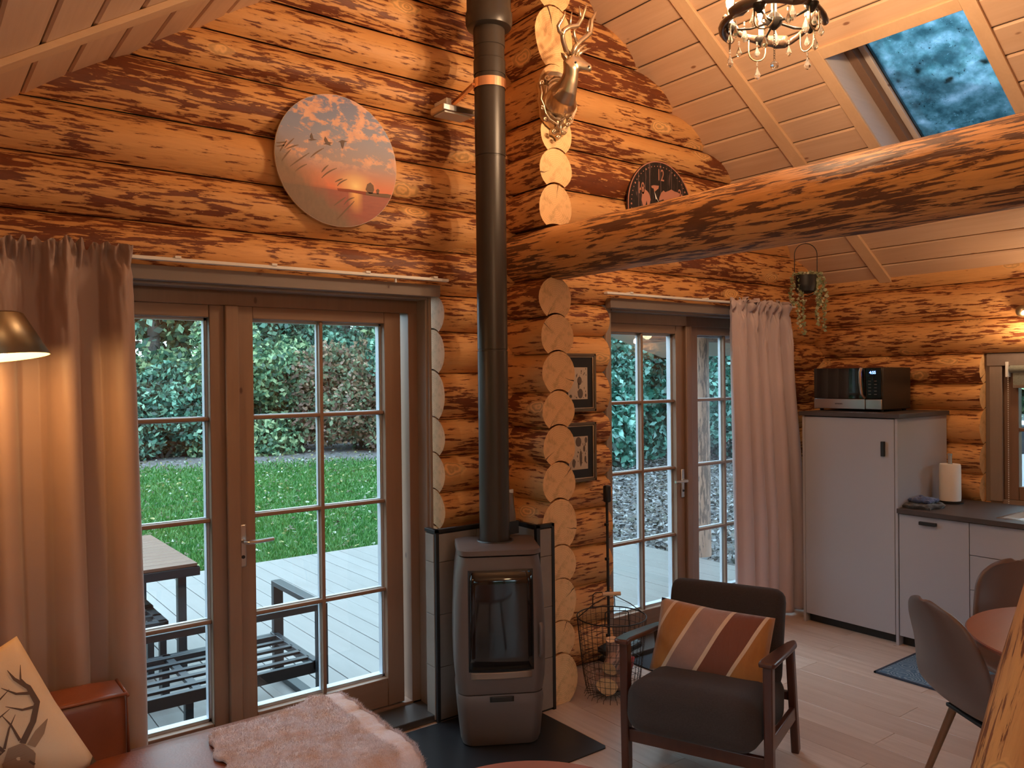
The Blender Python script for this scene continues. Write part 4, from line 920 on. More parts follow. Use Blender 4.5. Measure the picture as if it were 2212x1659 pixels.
# rugs
def rugmat():
    m, nt, bs, out = newmat('blue_rug'); tc = nd(nt, 'ShaderNodeTexCoord'); v = nd(nt, 'ShaderNodeTexVoronoi', {'Vector': tc.outputs['Object'], 'Scale': 9.})
    n = math_(nt, 'SINE', math_(nt, 'ADD', math_(nt, 'MULTIPLY', v.outputs['Distance'], 55.), math_(nt, 'MULTIPLY', noise_(nt, tc.outputs['Object'], 22, 4), 12.)))
    c = mix_(nt, step_(nt, n, .1, .5), (.045, .12, .22), (.24, .34, .44)); c = mix_(nt, math_(nt, 'MULTIPLY', noise_(nt, tc.outputs['Object'], 130, 2), .7), c, (.10, .16, .22)); nt.links.new(c, bs.inputs['Base Color']); bs.inputs['Roughness'].default_value = .95; return m
rg = empty('kitchen_rug', (4.64, 1.7, 0), label='small blue patterned rug lying in front of the kitchen units', cat='rug')
MB().box((4.395, 1.35, .001), (4.885, 2.385, .008)).build('pile', rugmat(), rg); 
e = MB()
for a in (((4.385, 1.34, .001), (4.398, 2.395, .0095)), ((4.882, 1.34, .001), (4.895, 2.395, .0095)), ((4.385, 2.382, .001), (4.895, 2.395, .0095)), ((4.385, 1.34, .001), (4.895, 1.353, .0095))): e.box(*a)
e.build('binding', plain('navy_binding', (.03, .045, .08), .9), rg)
mt = MB().box((3.42, 3.02, .001), (3.96, 3.395, .010)).build('door_mat', plain('dark_blue_mat', (.035, .042, .055), .95, bump=1., bscale=700, var=.3), bevel=.003); tag(mt, 'dark grey door mat inside the far glazed door', 'mat')
# ================================================================ DINING
tb = empty('dining_table', (3.36, .96, 0), label='round reddish wooden dining table with a dark pedestal', cat='table')
tw = board_mat('reddish_walnut_top', (.34, .135, .095), (.24, .085, .058), (.1, .04, .03), 0, .3, 1., 0)
MB().lathe([(.0, .722), (.42, .722), (.452, .738), (.455, .748), (.45, .752), (0, .752)], (3.36, .96, 0), 72, cap=False).build('tabletop', tw, tb, smooth='auto')
MB().lathe([(.04, .02), (.04, .722)], (3.36, .96, 0), 24).build('column', M['black'], tb, smooth='auto'); MB().lathe([(.26, 0), (.26, .008), (.05, .03)], (3.36, .96, 0), 40).build('foot', M['black'], tb, smooth='auto')
shell_m = plain('taupe_leatherette', (.125, .082, .070), .42, bump=.1, bscale=300); oakl = board_mat('brown_beech_leg', (.22, .10, .045), (.15, .065, .03), (.1, .04, .02), 2, .4, 2., 0)
def dining_chair(loc, rz, label):
    c = empty('dining_chair', loc, rz=rz, label=label, cat='chair', group='shell chairs around the round dining table')
    def sh(u, v):      # u across -1..1, v along: front edge of seat -> up the back; local -y is front
        u = u*2-1; prof = [(-.20, .432), (-.17, .452), (-.08, .440), (.02, .428), (.11, .432), (.165, .462), (.195, .52), (.22, .60), (.245, .68), (.268, .76), (.281, .81), (.288, .838), (.291, .853), (.292, .858)]
        t = v*(len(prof)-1); i = min(int(t), len(prof)-2); f = t-i; y = prof[i][0]*(1-f)+prof[i+1][0]*f; z = prof[i][1]*(1-f)+prof[i+1][1]*f
        w_ = [.19, .215, .228, .232, .232, .23, .228, .225, .215, .198, .165, .12, .07, .02]; w2 = w_[i]*(1-f)+w_[i+1]*f
        bend = abs(u)**2.4; y -= .055*(w2/.23)*bend*(min(1, max(0, (z-.46)/.2)))*(1.15-v*.4); z += .035*(w2/.23)*bend*(1-min(1, max(0, (z-.46)/.1)))
        return (u*w2, y, z)
    MB().grid(sh, 22, 33).build('seat_shell', shell_m, c, smooth=True, world=False, thick=.022, sub=1)
    for sx in (-1, 1):
        for sy in (-1, 1):
            MB().tube([(sx*.115, sy*.10, .418), (sx*.20, sy*.205+.01, 0)], [.0155, .0105], 12).build('leg', oakl, c, smooth='auto', world=False)
    MB().box((-.13, -.12, .405), (.13, .13, .42)).build('seat_mount', M['black'], c, world=False, bevel=.004)
    return c
dining_chair((3.26, 1.29, 0), R_(57), 'taupe shell dining chair seen from behind, in front of the dark kitchen plinth'); 
dining_chair((3.76, 1.30, 0), R_(-48), 'taupe shell dining chair on the kitchen side of the round table')
# ladder leaning on the tie beam
ld = empty('loft_ladder', (2.60, 1.14, 0), label='rough log ladder leaning on the tie beam at the right edge', cat='ladder')
LA, LB = Vector((2.59, 1.150, 0)), Vector((2.585, .545, 2.42))
log_obj('rail', LA-ld.location, LB-ld.location, .105, .075, 777, ld, (M['ladder'], M['end']), n=20, lump=.07, step=.1)
for k, t in enumerate((.14, .28, .42, .56)):
    c = LA.lerp(LB, t); MB().box((2.62, c.y-.11, c.z-.02), (3.0, c.y+.03, c.z+.02)).build('tread', M['batten'], ld, bevel=.004) if t < .3 and False else None
ct = empty('coffee_table', (1.40, 1.69, 0), label='round reddish coffee table top just showing at the bottom edge', cat='table')
MB().lathe([(0, .425), (.38, .425), (.398, .437), (.40, .445), (.395, .45), (0, .45)], (1.385, 1.735, 0), 72, cap=False).build('tabletop', tw, ct, smooth='auto')
for k in range(3): a = 2.1*k; MB().tube([(1.385+.2*math.cos(a), 1.735+.2*math.sin(a), .425), (1.385+.3*math.cos(a), 1.735+.3*math.sin(a), 0)], .014, 10).build('leg', M['black'], ct, smooth='auto')
# ================================================================ FLOOR LAMP
fp = empty('floor_lamp', (-.20, 3.28, 0), label='arched floor lamp with a conical brass shade before the left curtain', cat='lamp')
LC = dep(-12, 727, 2.53); ax_ = Vector((.10, 0, 1)).normalized(); ax_ = (Uv*1.0+Rv*.0).lerp(Vector((0, 0, 1)), .4)+Rv*-.13; ax_.normalize()
MB().lathe([(.147, -.070), (.086, .065), (.075, .070), (.02, .071)], LC, 48, axis=ax_, cap=False).build('shade', M['brass'], fp, smooth='auto', thick=.002)
MB().lathe([(.145, -.069), (.084, .063)], LC, 48, axis=ax_, cap=False).build('shade_lining', plain('shade_lining', (.8, .66, .45), .6), fp, smooth='auto')
MB().tube([LC+ax_*.07, LC+ax_*.12, LC+Vector((-.12, .10, .22)), LC+Vector((-.30, .22, .18)), (-.20, 3.28, 1.7), (-.20, 3.28, .02)], .009, 10).build('pole', M['brass'], fp, smooth=True)
MB().lathe([(.13, 0), (.13, .02), (.02, .03)], (-.20, 3.28, 0), 32).build('base', M['brass'], fp, smooth='auto')
MB().ball(LC-ax_*.045, .028, 16).build('bulb', plain('lit_lamp_bulb', (1, .8, .5), .5, emit=((1, .52, .18), 18.)), fp, smooth=True)
lamp('floor_lamp_light', LC-ax_*.085, 3.0, (1, .55, .20), .03, fp)
gp_ = empty('added_globe_pendant', (1.0, -.25, roofz(1.0)), label='added warm globe pendant lamp, unseen behind the viewer', cat='lamp')  # unseen lamp added behind the viewer to warm the foreground
MB().ball((1.0, -.25, 2.55), .11, 24).build('globe', plain('lit_opal_globe', (1, .9, .75), .4, emit=(WARM, 30.)), gp_, smooth=True)
MB().tube([(1.0, -.25, 2.655), (1.0, -.25, roofz(1.0))], .004, 8).build('cable', M['black'], gp_); MB().lathe([(.05, -.03), (.05, 0)], (1.0, -.25, 2.685), 20).build('cap', M['brass'], gp_, smooth='auto')
# ================================================================ WALL PIECES
def print_mat():
    m, nt, bs, out = newmat('sunset_print'); tc = nd(nt, 'ShaderNodeTexCoord'); s = nd(nt, 'ShaderNodeSeparateXYZ', {0: tc.outputs['Object']}); o_ = tc.outputs['Object']
    x, z = s.outputs[0], s.outputs[2]
    zz = math_(nt, 'MULTIPLY_ADD', z, 1/.6, .5)
    sky = ramp_(nt, zz, [(0, srgb(110, 62, 52)), (.12, srgb(160, 82, 60)), (.27, srgb(190, 90, 56)), (.30, srgb(226, 120, 70)), (.38, srgb(205, 130, 95)), (.50, srgb(160, 140, 140)), (.72, srgb(128, 135, 162)), (1, srgb(105, 115, 155))])
    cl = noise_(nt, o_, 1, 6, .68, (11, 1, 20), .3); band = noise_(nt, o_, 1, 2, .5, (2.6, 1, 3.2))
    c1 = math_(nt, 'MULTIPLY', step_(nt, math_(nt, 'ADD', cl, math_(nt, 'MULTIPLY', band, .55)), .76, .83), step_(nt, zz, .42, .52))
    sky = mix_(nt, c1, sky, mix_(nt, noise_(nt, o_, 30, 3), srgb(240, 185, 150), srgb(180, 130, 115)))
    dx = math_(nt, 'ADD', x, -.085); dz = math_(nt, 'ADD', z, .105)
    d = math_(nt, 'SQRT', math_(nt, 'ADD', math_(nt, 'POWER', math_(nt, 'MULTIPLY', dx, .7), 2.), math_(nt, 'POWER', dz, 2.)))
    glow = math_(nt, 'SUBTRACT', 1., step_(nt, d, .0, .085)); glow = math_(nt, 'POWER', glow, 1.6)
    sky = mix_(nt, glow, sky, srgb(255, 228, 150))
    # water with the sun's path
    wa = mix_(nt, noise_(nt, o_, 1, 3, .6, (14, 1, 70)), srgb(176, 88, 64), srgb(140, 66, 52))
    path = math_(nt, 'MULTIPLY', math_(nt, 'SUBTRACT', 1., step_(nt, math_(nt, 'ABSOLUTE', dx), .008, .040)), step_(nt, z, -.24, -.14)); wa = mix_(nt, path, wa, srgb(248, 190, 105))
    below = math_(nt, 'LESS_THAN', z, -.135)
    c = mix_(nt, below, sky, wa)
    ree = math_(nt, 'ADD', z, math_(nt, 'ADD', math_(nt, 'MULTIPLY', x, .85), math_(nt, 'MULTIPLY', noise_(nt, o_, 1, 5, .7, (16, 1, 10)), .10)))
    c = mix_(nt, math_(nt, 'MULTIPLY', math_(nt, 'SUBTRACT', 1., step_(nt, ree, -.22, -.10)), .88), c, mix_(nt, noise_(nt, o_, 1, 5, .7, (60, 1, 24)), srgb(96, 84, 66), srgb(134, 108, 82)))
    nt.links.new(c, bs.inputs['Base Color']); bs.inputs['Roughness'].default_value = .5; return m
PC = Vector((1.62, 3.436, 2.708)); PR = .302
pd = empty('round_picture', PC, label='round sunset picture with three flying geese on the log wall', cat='picture')
MB().lathe([(PR, 0), (PR, .010)], (0, .006, 0), 96, axis=(0, -1, 0)).build('panel', [plain('picture_rim', srgb(205, 185, 165), .4), print_mat()][0], pd, smooth='auto', world=False)
MB().lathe([(PR-.0015, .0103), (PR-.0015, .0108)], (0, .006, 0), 96, axis=(0, -1, 0)).build('print', print_mat(), pd, smooth='auto', world=False)
inkb = plain('silhouette_ink', srgb(98, 76, 66), .6); inkr = plain('reed_ink', srgb(120, 90, 68), .6); inko = plain('land_ink', srgb(150, 66, 40), .6)
def pp(px, py): q = at(px, py, 1, PC.y-.005); return (q.x-PC.x, q.z-PC.z)
def flat(name, polys, mat, par, y=-.0055):
    mb = MB()
    for P in polys: mb.prism([(x, y, z) for x, z in P], (0, -.0006, 0))
    return mb.build(name, mat, par, world=False)
zm = lambda l: [pp(580+a*.19293, 180+b*.19293) for a, b in l]
flat('goose_silhouette', [zm([(440, 633), (478, 622), (462, 600), (482, 553), (495, 590), (503, 622), (545, 632), (505, 638), (478, 642)])], inkb, pd)
flat('goose_silhouette', [zm([(612, 680), (640, 668), (622, 630), (634, 595), (655, 625), (668, 655), (720, 668), (690, 676), (695, 700), (660, 685)])], inkb, pd)
flat('goose_silhouette', [zm([(780, 655), (822, 634), (890, 650), (850, 660), (845, 690), (832, 735), (815, 700), (808, 662)])], inkb, pd)
flat('far_shore', [zm([(770, 1175), (900, 1185), (955, 1195), (1090, 1215), (1090, 1250), (940, 1222), (780, 1205)])], inko, pd)
flat('far_shore', [zm([(1090, 1215), (1200, 1232), (1330, 1240), (1375, 1250), (1360, 1285), (1230, 1272), (1090, 1250)])], inkr, pd)
flat('tree_silhouette', [zm([(1125, 1235), (1088, 1190), (1105, 1130), (1140, 1110), (1175, 1145), (1182, 1195), (1165, 1235)]), zm([(1212, 1240), (1205, 1195), (1225, 1180), (1242, 1200), (1232, 1242)])], inkr, pd)
reeds = MB(); rr = random.Random(5)
RD = [((130, 760), (160, 700), (205, 640)), ((180, 720), (230, 665), (285, 615)), ((90, 665), (140, 665), (200, 655)), ((90, 705), (140, 700), (180, 690)), ((150, 870), (190, 800), (250, 740)), ((240, 930), (330, 860), (455, 780)), ((470, 830), (530, 770), (620, 725)), ((595, 995), (625, 950), (670, 915)), ((595, 1060), (660, 985), (765, 950)), ((770, 1150), (800, 1100), (880, 1075)), ((745, 1105), (790, 1080), (830, 1070)), ((730, 1370), (800, 1320), (865, 1275)), ((845, 1360), (890, 1290), (960, 1280)), ((770, 1520), (870, 1420), (960, 1320)), ((200, 735), (270, 700), (335, 690)), ((300, 985), (360, 930), (430, 905))]
for a, b, c in RD:
    pts = []
    for i in range(9): t = i/8; pts.append(((1-t)**2*a[0]+2*t*(1-t)*b[0]+t*t*c[0], (1-t)**2*a[1]+2*t*(1-t)*b[1]+t*t*c[1]))
    for i in range(8):
        (x0, y0), (x1, y1) = pts[i], pts[i+1]; w_ = 3.+9.*math.sin(math.pi*min(1, (i+1)/8*.9)); l = math.hypot(x1-x0, y1-y0) or 1; nx, ny = -(y1-y0)/l*w_/2*1.4, (x1-x0)/l*w_/2*1.4
        q = zm([(x0+nx, y0+ny), (x1+nx, y1+ny), (x1-nx, y1-ny), (x0-nx, y0-ny)]); reeds.prism([(u, -.0056, v) for u, v in q], (0, -.0004, 0))
reeds.build('reed_silhouette', inkr, pd, world=False)
# clock
CC = Vector((3.812, 3.452, 2.752)); CR = .293
ck = empty('wall_clock', CC, label='round black rustic wall clock half hidden behind the tie beam', cat='clock')
def clockmat():
    m, nt, bs, out = newmat('charred_clock_boards'); tc = nd(nt, 'ShaderNodeTexCoord'); g = noise_(nt, tc.outputs['Object'], 1, 4, .65, (55, 1, 7), .6)
    s = nd(nt, 'ShaderNodeSeparateXYZ', {0: tc.outputs['Object']}); pl2 = math_(nt, 'LESS_THAN', math_(nt, 'FRACT', math_(nt, 'MULTIPLY', s.outputs[0], 10.)), .04)
    c = mix_(nt, step_(nt, g, .56, .66), (.014, .010, .010), (.10, .06, .06)); c = mix_(nt, math_(nt, 'MULTIPLY', pl2, .6), c, (.28, .18, .17)); nt.links.new(c, bs.inputs['Base Color']); bs.inputs['Roughness'].default_value = .6; return m
MB().lathe([(CR, 0), (CR, .012)], (0, .008, 0), 96, axis=(0, -1, 0)).build('dial', clockmat(), ck, smooth='auto', world=False)
pk = plain('faded_salmon_paint', (.46, .20, .14), .6)
rim = MB(); 
for k in range(96): a0, a1 = 2*math.pi*k/96, 2*math.pi*(k+1)/96; rim.prism([(CR*math.cos(a0), -.0045, CR*math.sin(a0)), (CR*math.cos(a1), -.0045, CR*math.sin(a1)), (CR*.977*math.cos(a1), -.0045, CR*.977*math.sin(a1)), (CR*.977*math.cos(a0), -.0045, CR*.977*math.sin(a0))], (0, -.001, 0))
rim.build('rim', pk, ck, world=False)
dt = MB()
for k in range(60):
    a = 2*math.pi*k/60; r = .0035 if k % 5 else .006; dt.lathe([(r, 0), (r, .001)], (.262*math.cos(a), -.004, .262*math.sin(a)), 8, axis=(0, -1, 0))
dt.build('minute_dots', pk, ck, world=False)
for n_ in (12, 2, 4, 6, 8, 10): a = R_(90-30*n_); t = text_('numeral', str(n_), .090, (.205*math.cos(a), -.0045, .205*math.sin(a)), (R_(90), 0, 0), pk, None); t.parent = ck; t.scale = (.72, 1.15, 1)
cm = lambda l: [(lambda q: (q.x-CC.x, q.z-CC.z))(at(1330+a*.0859, 330+b*.0859, 1, CC.y-.005)) for a, b in l]
flat('painted_scene', [cm([(585, 930), (640, 850), (715, 860), (740, 920), (790, 960), (830, 1010), (860, 1090), (880, 1180), (840, 1330), (800, 1330), (780, 1200), (740, 1340), (690, 1340), (650, 1180), (665, 1060), (650, 940)]),
    cm([(895, 830), (960, 815), (1085, 830), (1075, 900), (1000, 960), (975, 990), (955, 900), (905, 880)]),
    cm([(1145, 1010), (1200, 950), (1250, 990), (1330, 960), (1400, 925), (1470, 970), (1560, 1000), (1690, 1070), (1640, 1110), (1560, 1150), (1500, 1170), (1300, 1200), (1230, 1215), (1200, 1170), (1090, 1210), (1100, 1120)])], pk, ck, y=-.0045)
MB().prism([(0.0, -.010, 0), (-.006, -.010, .008), (-.04, -.010, .055), (-.052, -.010, .05), (-.065, -.010, .095), (-.038, -.010, .048)], (0, -.002, 0)).build('clock_hand', M['white'], ck, world=False)
# framed botanical prints
def framed(x0, x1, z0, z1, lab, seed):
    f = empty('framed_print', ((x0+x1)/2, 3.46, z0), label=lab, cat='picture', group='botanical prints beside the far door'); y = 3.462
    bz = plain('bronze_frame_%d' % seed, (.16, .12, .085), .4, .5, bump=.4, bscale=90); gd = M['gold']
    def rect(a, m_, n, d0, d1):
        for lo, hi in (((x0+a, z0+a), (x1-a, z0+a+m_)), ((x0+a, z1-a-m_), (x1-a, z1-a)), ((x0+a, z0+a), (x0+a+m_, z1-a)), ((x1-a-m_, z0+a), (x1-a, z1-a))):
            MB().box((lo[0], y-d1, lo[1]), (hi[0], y-d0, hi[1])).build(n, bz if n == 'frame_bar' else gd, f, bevel=.003)
    rect(0, .016, 'frame_bar', 0, .022); rect(.0155, .008, 'gilt_lip', 0, .017)
    MB().box((x0+.02, y-.010, z0+.02), (x1-.02, y-.004, z1-.02)).build('mat_board', M['black'], f)
    px0, px1, pz0, pz1 = x0+.062, x1-.062, z0+.072, z1-.080
    MB().box((px0, y-.012, pz0), (px1, y-.010, pz1)).build('paper', plain('old_paper_%d' % seed, (.52, .42, .33), .8), f)
    rs = random.Random(seed); dr_ = MB()
    def blob(cx, cz, w_, h_, n=16):
        dr_.prism([(px0+(px1-px0)*cx+w_*math.cos(2*math.pi*k/n), y-.012, pz0+(pz1-pz0)*cz+h_*math.sin(2*math.pi*k/n)) for k in range(n)], (0, -.0008, 0))
    if seed == 1:
        blob(.62, .18, .020, .028); blob(.58, .58, .017, .024); blob(.53, .42, .006, .018); blob(.90, .12, .006, .010); blob(.12, .10, .01, .010)
    else:
        blob(.50, .84, .022, .028); blob(.62, .34, .010, .044); blob(.90, .88, .010, .017); blob(.80, .62, .008, .018); blob(.86, .30, .007, .020); blob(.25, .2, .012, .025)
    for k in range(34): blob(rs.uniform(.05, .95), rs.choice((rs.uniform(.70, .97), rs.uniform(.05, .95))) if seed == 1 else rs.uniform(.05, .95), rs.uniform(.001, .0035), rs.uniform(.003, .008), 6)
    dr_.build('botanical_drawing', plain('sepia_ink_%d' % seed, (.13, .10, .085), .8), f)
framed(2.965, 3.237, 1.500, 1.836, 'upper framed print of round pine cones beside the far door', 1)
framed(2.965, 3.235, 1.096, 1.438, 'lower framed print of long cones beside the far door', 2)
# ================================================================ STAG HEAD (gilt metal trophy)
sh_ = empty('stag_head_trophy', (2.735, 3.16, 2.95), label='gilt metal stag head trophy on the sawn log ends', cat='wall trophy')
T = lambda px, py, y: at(1120+px*.19286, py*.19286, 1, y)
GM = M['gold']
shield = [(330, 800), (410, 805), (480, 830), (540, 900), (580, 990), (610, 1110), (632, 1170), (628, 1250), (600, 1330), (580, 1400), (530, 1420), (520, 1500), (470, 1530), (440, 1560), (410, 1530), (375, 1500), (372, 1440), (330, 1390), (300, 1370), (265, 1300), (250, 1200), (240, 1100), (245, 1020), (232, 930), (250, 890), (290, 840)]
C0 = T(430, 1130, 3.15); ol = [T(*p, 3.15) for p in shield]
mb = MB(); k = len(ol)
rings = [(1., 3.168), (1.02, 3.15), (.96, 3.128), (.84, 3.135), (.78, 3.118), (.70, 3.13), (.5, 3.118), (0.02, 3.11)]
for sc, y in rings:
    for i, p in enumerate(ol):
        w_ = 1+.03*math.sin(i*3.1)*(sc > .9); q_ = C0+(p-C0)*sc*w_; mb.v.append(Vector((q_.x, y, q_.z)))
for i in range(len(rings)-1):
    for j in range(k): mb.f.append((i*k+j, i*k+(j+1) % k, (i+1)*k+(j+1) % k, (i+1)*k+j)); mb.m.append(0)
mb.f.append(tuple(range(k))); mb.m.append(0); mb.build('shield', GM, sh_, smooth='auto')
scroll = MB()
for cx, cy, r, s0 in ((320, 870, 34, 0), (265, 925, 30, 2), (265, 1210, 24, 4), (400, 1470, 30, 1), (445, 1540, 22, 3), (500, 1480, 24, 0), (560, 1395, 26, 2), (300, 1330, 22, 1), (600, 1230, 22, 1), (590, 1330, 20, 3)):
    path = [T(cx+r*(1-t/14)*math.cos(s0+t*.62), cy+r*(1-t/14)*math.sin(s0+t*.62), 3.122-t*.0006) for t in range(13)]
    scroll.tube(path, [.0065-.0002*t for t in range(13)], 8)
for pth in ([(245, 960), (262, 1040), (252, 1110), (285, 1180), (300, 1260), (345, 1330), (420, 1380), (455, 1440)], [(315, 960), (305, 1060), (330, 1160), (345, 1240), (400, 1320), (470, 1345), (560, 1290), (600, 1200)], [(480, 1345), (470, 1420), (480, 1500)], [(330, 950), (360, 910), (420, 880), (500, 890)]):
    scroll.tube([T(a, b, 3.118) for a, b in pth], .0055, 8)
scroll.build('scrollwork', GM, sh_, smooth=True)
body = MB()
neck = [(455, 1180, 3.13, .066, .092), (462, 1140, 3.08, .064, .088), (500, 1065, 3.03, .056, .074), (545, 980, 2.99, .046, .058), (570, 900, 2.97, .040, .048), (585, 830, 2.955, .034, .042), (590, 760, 2.945, .036, .040), (600, 700, 2.94, .032, .034)]
def loft(rows, n=20):
    P = [T(a, b, c) for a, b, c, _, _ in rows]; b0 = len(body.v)
    for i, (p, r) in enumerate(zip(P, rows)):
        d = (P[min(i+1, len(P)-1)]-P[max(i-1, 0)]).normalized(); a = d.cross(Vector((0, 1, 0))); a.normalize(); c = d.cross(a)
        for j in range(n): t = 2*math.pi*j/n; body.v.append(p+a*math.cos(t)*r[3]+c*math.sin(t)*r[4])
    m_ = len(rows)
    for i in range(m_-1):
        for j in range(n): body.f.append((b0+i*n+j, b0+i*n+(j+1) % n, b0+(i+1)*n+(j+1) % n, b0+(i+1)*n+j)); body.m.append(0)
    body.f.append(tuple(b0+j for j in range(n))); body.f.append(tuple(b0+(m_-1)*n+j for j in range(n))); body.m += [0, 0]
loft(neck); loft([(560, 790, 2.965, .022, .03), (575, 745, 2.95, .044, .038), (620, 705, 2.94, .046, .036), (665, 715, 2.925, .040, .031), (710, 735, 2.91, .031, .025), (755, 752, 2.895, .024, .021), (790, 762, 2.885, .021, .020), (815, 768, 2.88, .014, .014), (822, 768, 2.878, .006, .006)])
o = body.build('head_and_neck', GM, sh_, smooth=True)
rm = o.modifiers.new('remesh', 'REMESH'); rm.mode = 'VOXEL'; rm.voxel_size = .004; rm.use_smooth_shade = True
sm = o.modifiers.new('smooth', 'SMOOTH'); sm.factor = .6; sm.iterations = 6
for (tx, ty, ty_), (cx, cy, cy_) in (((475, 590, 2.97), (545, 680, 2.955)), ((690, 620, 2.95), (640, 650, 2.96))):
    a, b = T(cx, cy, cy_), T(tx, ty, ty_); MB().tube([a, a.lerp(b, .35), a.lerp(b, .7), b], [.010, .024, .018, .002], 10, flat=.45).build('ear', GM, sh_, smooth=True)
for px, py, y_ in ((640, 700, 2.893), (790, 745, 2.862)):
    MB().ball(T(px, py, y_), .006, 8).build('eye' if px < 700 else 'nostril', M['black'], sh_, smooth=True)
an = MB()
for pth, rd in (([(580, 620), (530, 560), (500, 460), (490, 390), (510, 340), (570, 300), (660, 290), (710, 210), (745, 110), (768, 40)], (.011, .011, .010, .010, .0105, .010, .010, .008, .006, .0015)),
    ([(490, 385), (455, 340), (445, 290), (485, 225), (515, 170), (525, 120)], (.010, .009, .008, .007, .005, .0015)), ([(480, 240), (470, 195)], (.006, .0012)), ([(580, 300), (580, 240), (600, 130)], (.008, .006, .0015)), ([(700, 225), (690, 150), (682, 65)], (.007, .006, .0015)),
    ([(600, 610), (640, 520), (690, 465), (760, 410), (800, 370), (815, 300), (820, 230), (850, 170), (880, 115)], (.011, .011, .011, .011, .011, .010, .008, .006, .0015)),
    ([(800, 370), (765, 340), (780, 290), (800, 210)], (.009, .008, .006, .0015)), ([(650, 470), (625, 400), (620, 350), (660, 300)], (.008, .007, .006, .0015)),
    ([(640, 610), (680, 550), (730, 510), (770, 500)], (.009, .008, .006, .0015)), ([(660, 620), (710, 580), (770, 550), (810, 540)], (.009, .008, .005, .0015))):
    yb = 2.95 if pth[0][0] < 590 else 2.93
    an.tube([T(a, b, yb-.10*max(0, (620-b)/620)*(1 if pth[0][0] < 590 else .6)) for a, b in pth], [q*1.15 for q in rd], 9)
an.build('antlers', GM, sh_, smooth=True)
# ================================================================ CHANDELIER
chd = empty('chandelier', (2.70, 1.87, 4.2), label='antler chandelier with candle bulbs and crystal drops above the beam', cat='chandelier')
ctr = dep(1672, 30, 3.115); ctr.z = 3.075; CHX, CHY, CHZ = ctr
chd.location = (CHX, CHY, 4.2)
def ring_pt(a, r=.175, dz=0.): return Vector((CHX+r*math.cos(a), CHY+r*math.sin(a), CHZ+dz))
antm = plain('dark_antler_resin', (.075, .045, .030), .28, bump=.6, bscale=40, var=.5, coat=.4)
fm = plain('lit_flame_bulb', (1, .9, .7), .4, emit=(WARM, CANDLE)); ivm = plain('candle_sleeve', (.75, .62, .42), .5)
def crystal_mat():
    m, nt, bs, out = newmat('crystal'); bs.inputs['Base Color'].default_value = (1, .97, .93, 1); bs.inputs['Roughness'].default_value = .02; bs.inputs['Transmission Weight'].default_value = .85; bs.inputs['IOR'].default_value = 1.75; bs.inputs['Coat Weight'].default_value = 1.; return m
cry = crystal_mat()
for k in range(5):
    a0 = R_(20+72*k); pts = []; rd = []
    for i in range(13):
        t = i/12; a = a0+R_(100)*t; r = .178+.02*math.sin(5*t+k); z = -.02+.055*math.sin(math.pi*t*.9+.3*k)*.6+(.06*(t-.8)/.2 if t > .8 else 0)
        pts.append(ring_pt(a, r+(.03*(t-.85)/.15 if t > .85 else 0), z)); rd.append(.0215-.013*t+.003*math.sin(9*t))
    MB().tube(pts, rd, 10).build('antler', antm, chd, smooth=True)
def drop(p, L, par, w_=.010):
    m_ = MB(); m_.lathe([(.0035, 0), (.0035, -.008)], p, 6); q_ = p-Vector((0, 0, .012)); w_ *= 1.35; L *= 1.25; m_.lathe([(.001, 0), (w_*.55, -L*.35), (w_, -L*.70), (w_*.62, -L*.9), (.0008, -L)], q_, 6); m_.ball(p+Vector((0, 0, .004)), .0045, 8)
    return m_.build('crystal_drop', cry, par)
for k in range(5):
    a = R_(-20+72*k); c0 = ring_pt(a, .165, .0)
    MB().lathe([(.006, -.03), (.020, -.012), (.026, 0), (.024, .004)], c0, 16, cap=False).build('drip_cup', M['blackm'], chd, smooth=True, thick=.002)
    MB().lathe([(.0115, -.005), (.0115, .065)], c0, 14).build('candle_sleeve', ivm, chd, smooth='auto')
    MB().lathe([(.006, .065), (.013, .082), (.0145, .098), (.010, .118), (.003, .135), (.0008, .142)], c0, 14).build('flame_bulb', fm, chd, smooth=True)
    a2 = a+R_(22); p1, p2 = ring_pt(a-.1, .17, -.01), ring_pt(a+.32, .17, -.01)
    arc = [p1, p1+Vector((0, 0, -.05))]+[p1.lerp(p2, .5-.5*math.cos(math.pi*i/6))+Vector((0, 0, -.05-.034*math.sin(math.pi*i/6))) for i in range(1, 6)]+[p2+Vector((0, 0, -.05)), p2]
    MB().tube(arc, .0032, 8).build('hook_arm', M['brass'], chd, smooth=True)
    drop(arc[4]+Vector((0, 0, -.012)), .040, chd); drop((p1+p2)/2+Vector((0, 0, -.012)), .034, chd, .009); drop(ring_pt(a+.62, .17, -.03), .036, chd, .009); drop(ring_pt(a-.35, .12, .02), .05, chd, .011)
MB().lathe([(.010, -.035), (.028, -.02), (.034, 0), (.022, .02), (.010, .03), (.008, 1.02)], (CHX, CHY, CHZ), 20).build('centre_stem', M['blackm'], chd, smooth='auto')
for k in range(5): a = R_(-20+72*k); MB().tube([Vector((CHX, CHY, CHZ-.005)), ring_pt(a, .09, -.02), ring_pt(a, .155, -.015)], .005, 8).build('spoke', M['blackm'], chd, smooth=True)
chn = MB(); z = CHZ-.037
for i in range(13): chn.tube([(CHX+(.004*math.cos(t) if i % 2 else 0), CHY+(0 if i % 2 else .004*math.cos(t)), z-i*.0095+.0062*math.sin(t)) for t in [2*math.pi*j/8 for j in range(8)]], .0010, 4, closed=True)
chn.build('hanging_chain', M['blackm'], chd, smooth=True)
MB().ball((CHX, CHY, z-.138), .0165, 10).build('crystal_ball', cry, chd)
